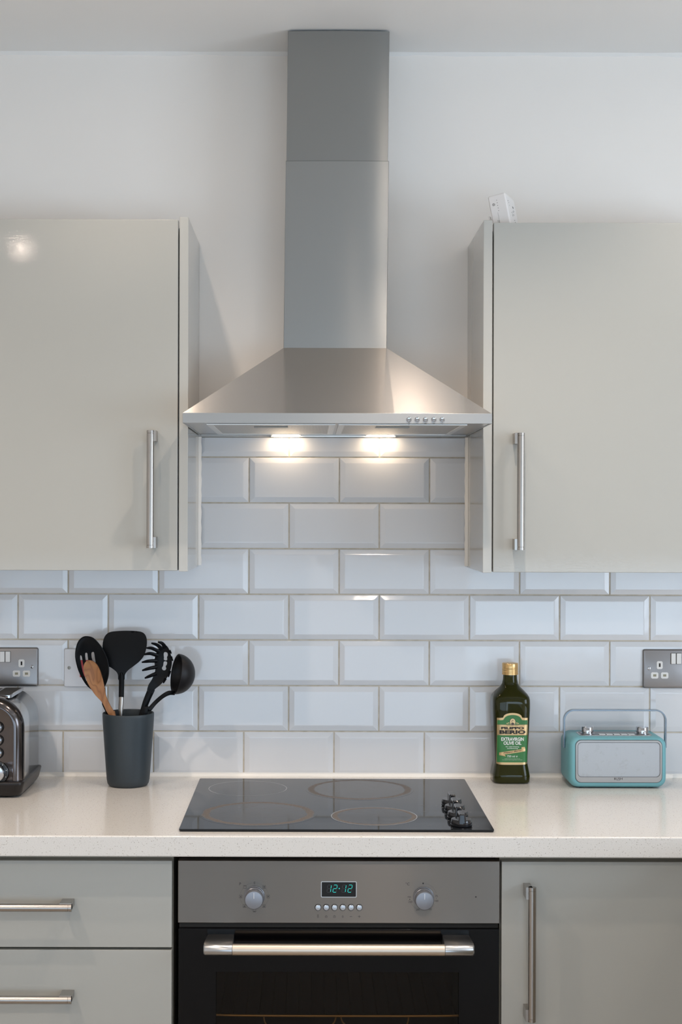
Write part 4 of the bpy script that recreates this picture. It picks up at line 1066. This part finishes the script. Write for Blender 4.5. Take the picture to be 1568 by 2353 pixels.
for k in range(12): box(b, -W_ * .60, -W_ * .60 + .0004, -.0003, .0002, H_ - .040 - k * .0022, H_ - .0388 - k * .0022)
for k in range(9): box(b, -W_ * .68, -W_ * .68 + .0007, -.0003, .0002, H_ - .055 - k * .0013, H_ - .0542 - k * .0013)
for k in range(6): box(b, -W_ * .60 - .0006, -W_ * .60 + .0006, -.0003, .0002, H_ - .056 - k * .0015, H_ - .0552 - k * .0015)
mk('front_marks', b, mINKG, gd, local=True, kind='stuff')
b = BM()
for (y_, z_, ww, hh2) in ((.030, .052, .003, .0012), (.034, .046, .006, .0010), (.037, .050, .004, .001), (.044, .056, .008, .001), (.046, .050, .006, .001), (.050, .066, .010, .0035), (.052, .060, .010, .0008), (.045, .038, .006, .001), (.048, .034, .006, .001),
                          (.058, .034, .005, .001), (.060, .030, .006, .001), (.058, .026, .005, .001), (.014, .074, .003, .0014), (.018, .071, .003, .001), (.022, .066, .002, .001)):
    box(b, -.0002, .0004, y_, y_ + ww, z_, z_ + hh2)
mk('side_marks', b, M('adapter_print', (.22, .21, .21, 1), .5).m, gd, local=True, kind='stuff')
b = BM(); tube(b, [(-W_ - .0002, .010, H_ * .46), (-W_ - .0055, .010, H_ * .46)], .0030, 12); box(b, -W_ - .0070, -W_ - .0035, .006, .014, H_ * .34, H_ * .56); mk('clip', b, mBOX, gd, local=True, bevel=.001)

# ------------------------------------------------------------------ ceiling downlights (above and behind the camera's view)
mGLOWD = M('downlight_glow', (1, 1, 1, 1), .3); mGLOWD.set('Emission Color', WARM + (1,)); mGLOWD.set('Emission Strength', 110.0); mGLOWD = mGLOWD.m
DL = ['recessed ceiling downlight above the left wall cabinet', 'recessed ceiling downlight above the right wall cabinet', 'recessed ceiling downlight just in front of the hood chimney',
      'added fill downlight left of the worktop near the left wall', 'added fill downlight over the added cabinet run by the side window', 'recessed ceiling downlight mirrored as a small glint in the left cabinet door',
      'recessed ceiling downlight in the middle of the room above the photographer', 'recessed ceiling downlight near the right wall beyond the side window', 'added fill downlight in the rear left corner of the room']
for i, (x, y, pw, cone) in enumerate(DOWN):
    t = thing('downlight', DL[i], 'downlight', (x, y, zc), 'ceiling downlights')
    b = BM(); frame_ring(b, [(x + .043 * math.cos(a * PI / 16), y + .043 * math.sin(a * PI / 16)) for a in range(32)], [(x + .022 * math.cos(a * PI / 16), y + .022 * math.sin(a * PI / 16)) for a in range(32)], zc - .004, zc, 'Z'); mk('trim_ring', b, mCHROME, t)
    b = BM(); loft(b, [[(x + .022 * math.cos(a * PI / 16), y + .022 * math.sin(a * PI / 16), z) for a in range(32)] for z in (zc - .0012, zc)]); mk('lens', b, mGLOWD, t)
    l = bpy.data.lights.new('downlight_beam', 'SPOT'); l.energy = pw; l.color = WARM; l.spot_size = math.radians(cone); l.spot_blend = .7; l.shadow_soft_size = .018
    lo = bpy.data.objects.new('downlight_beam', l); lo.location = (x, y, zc - .006); C.objects.link(lo)
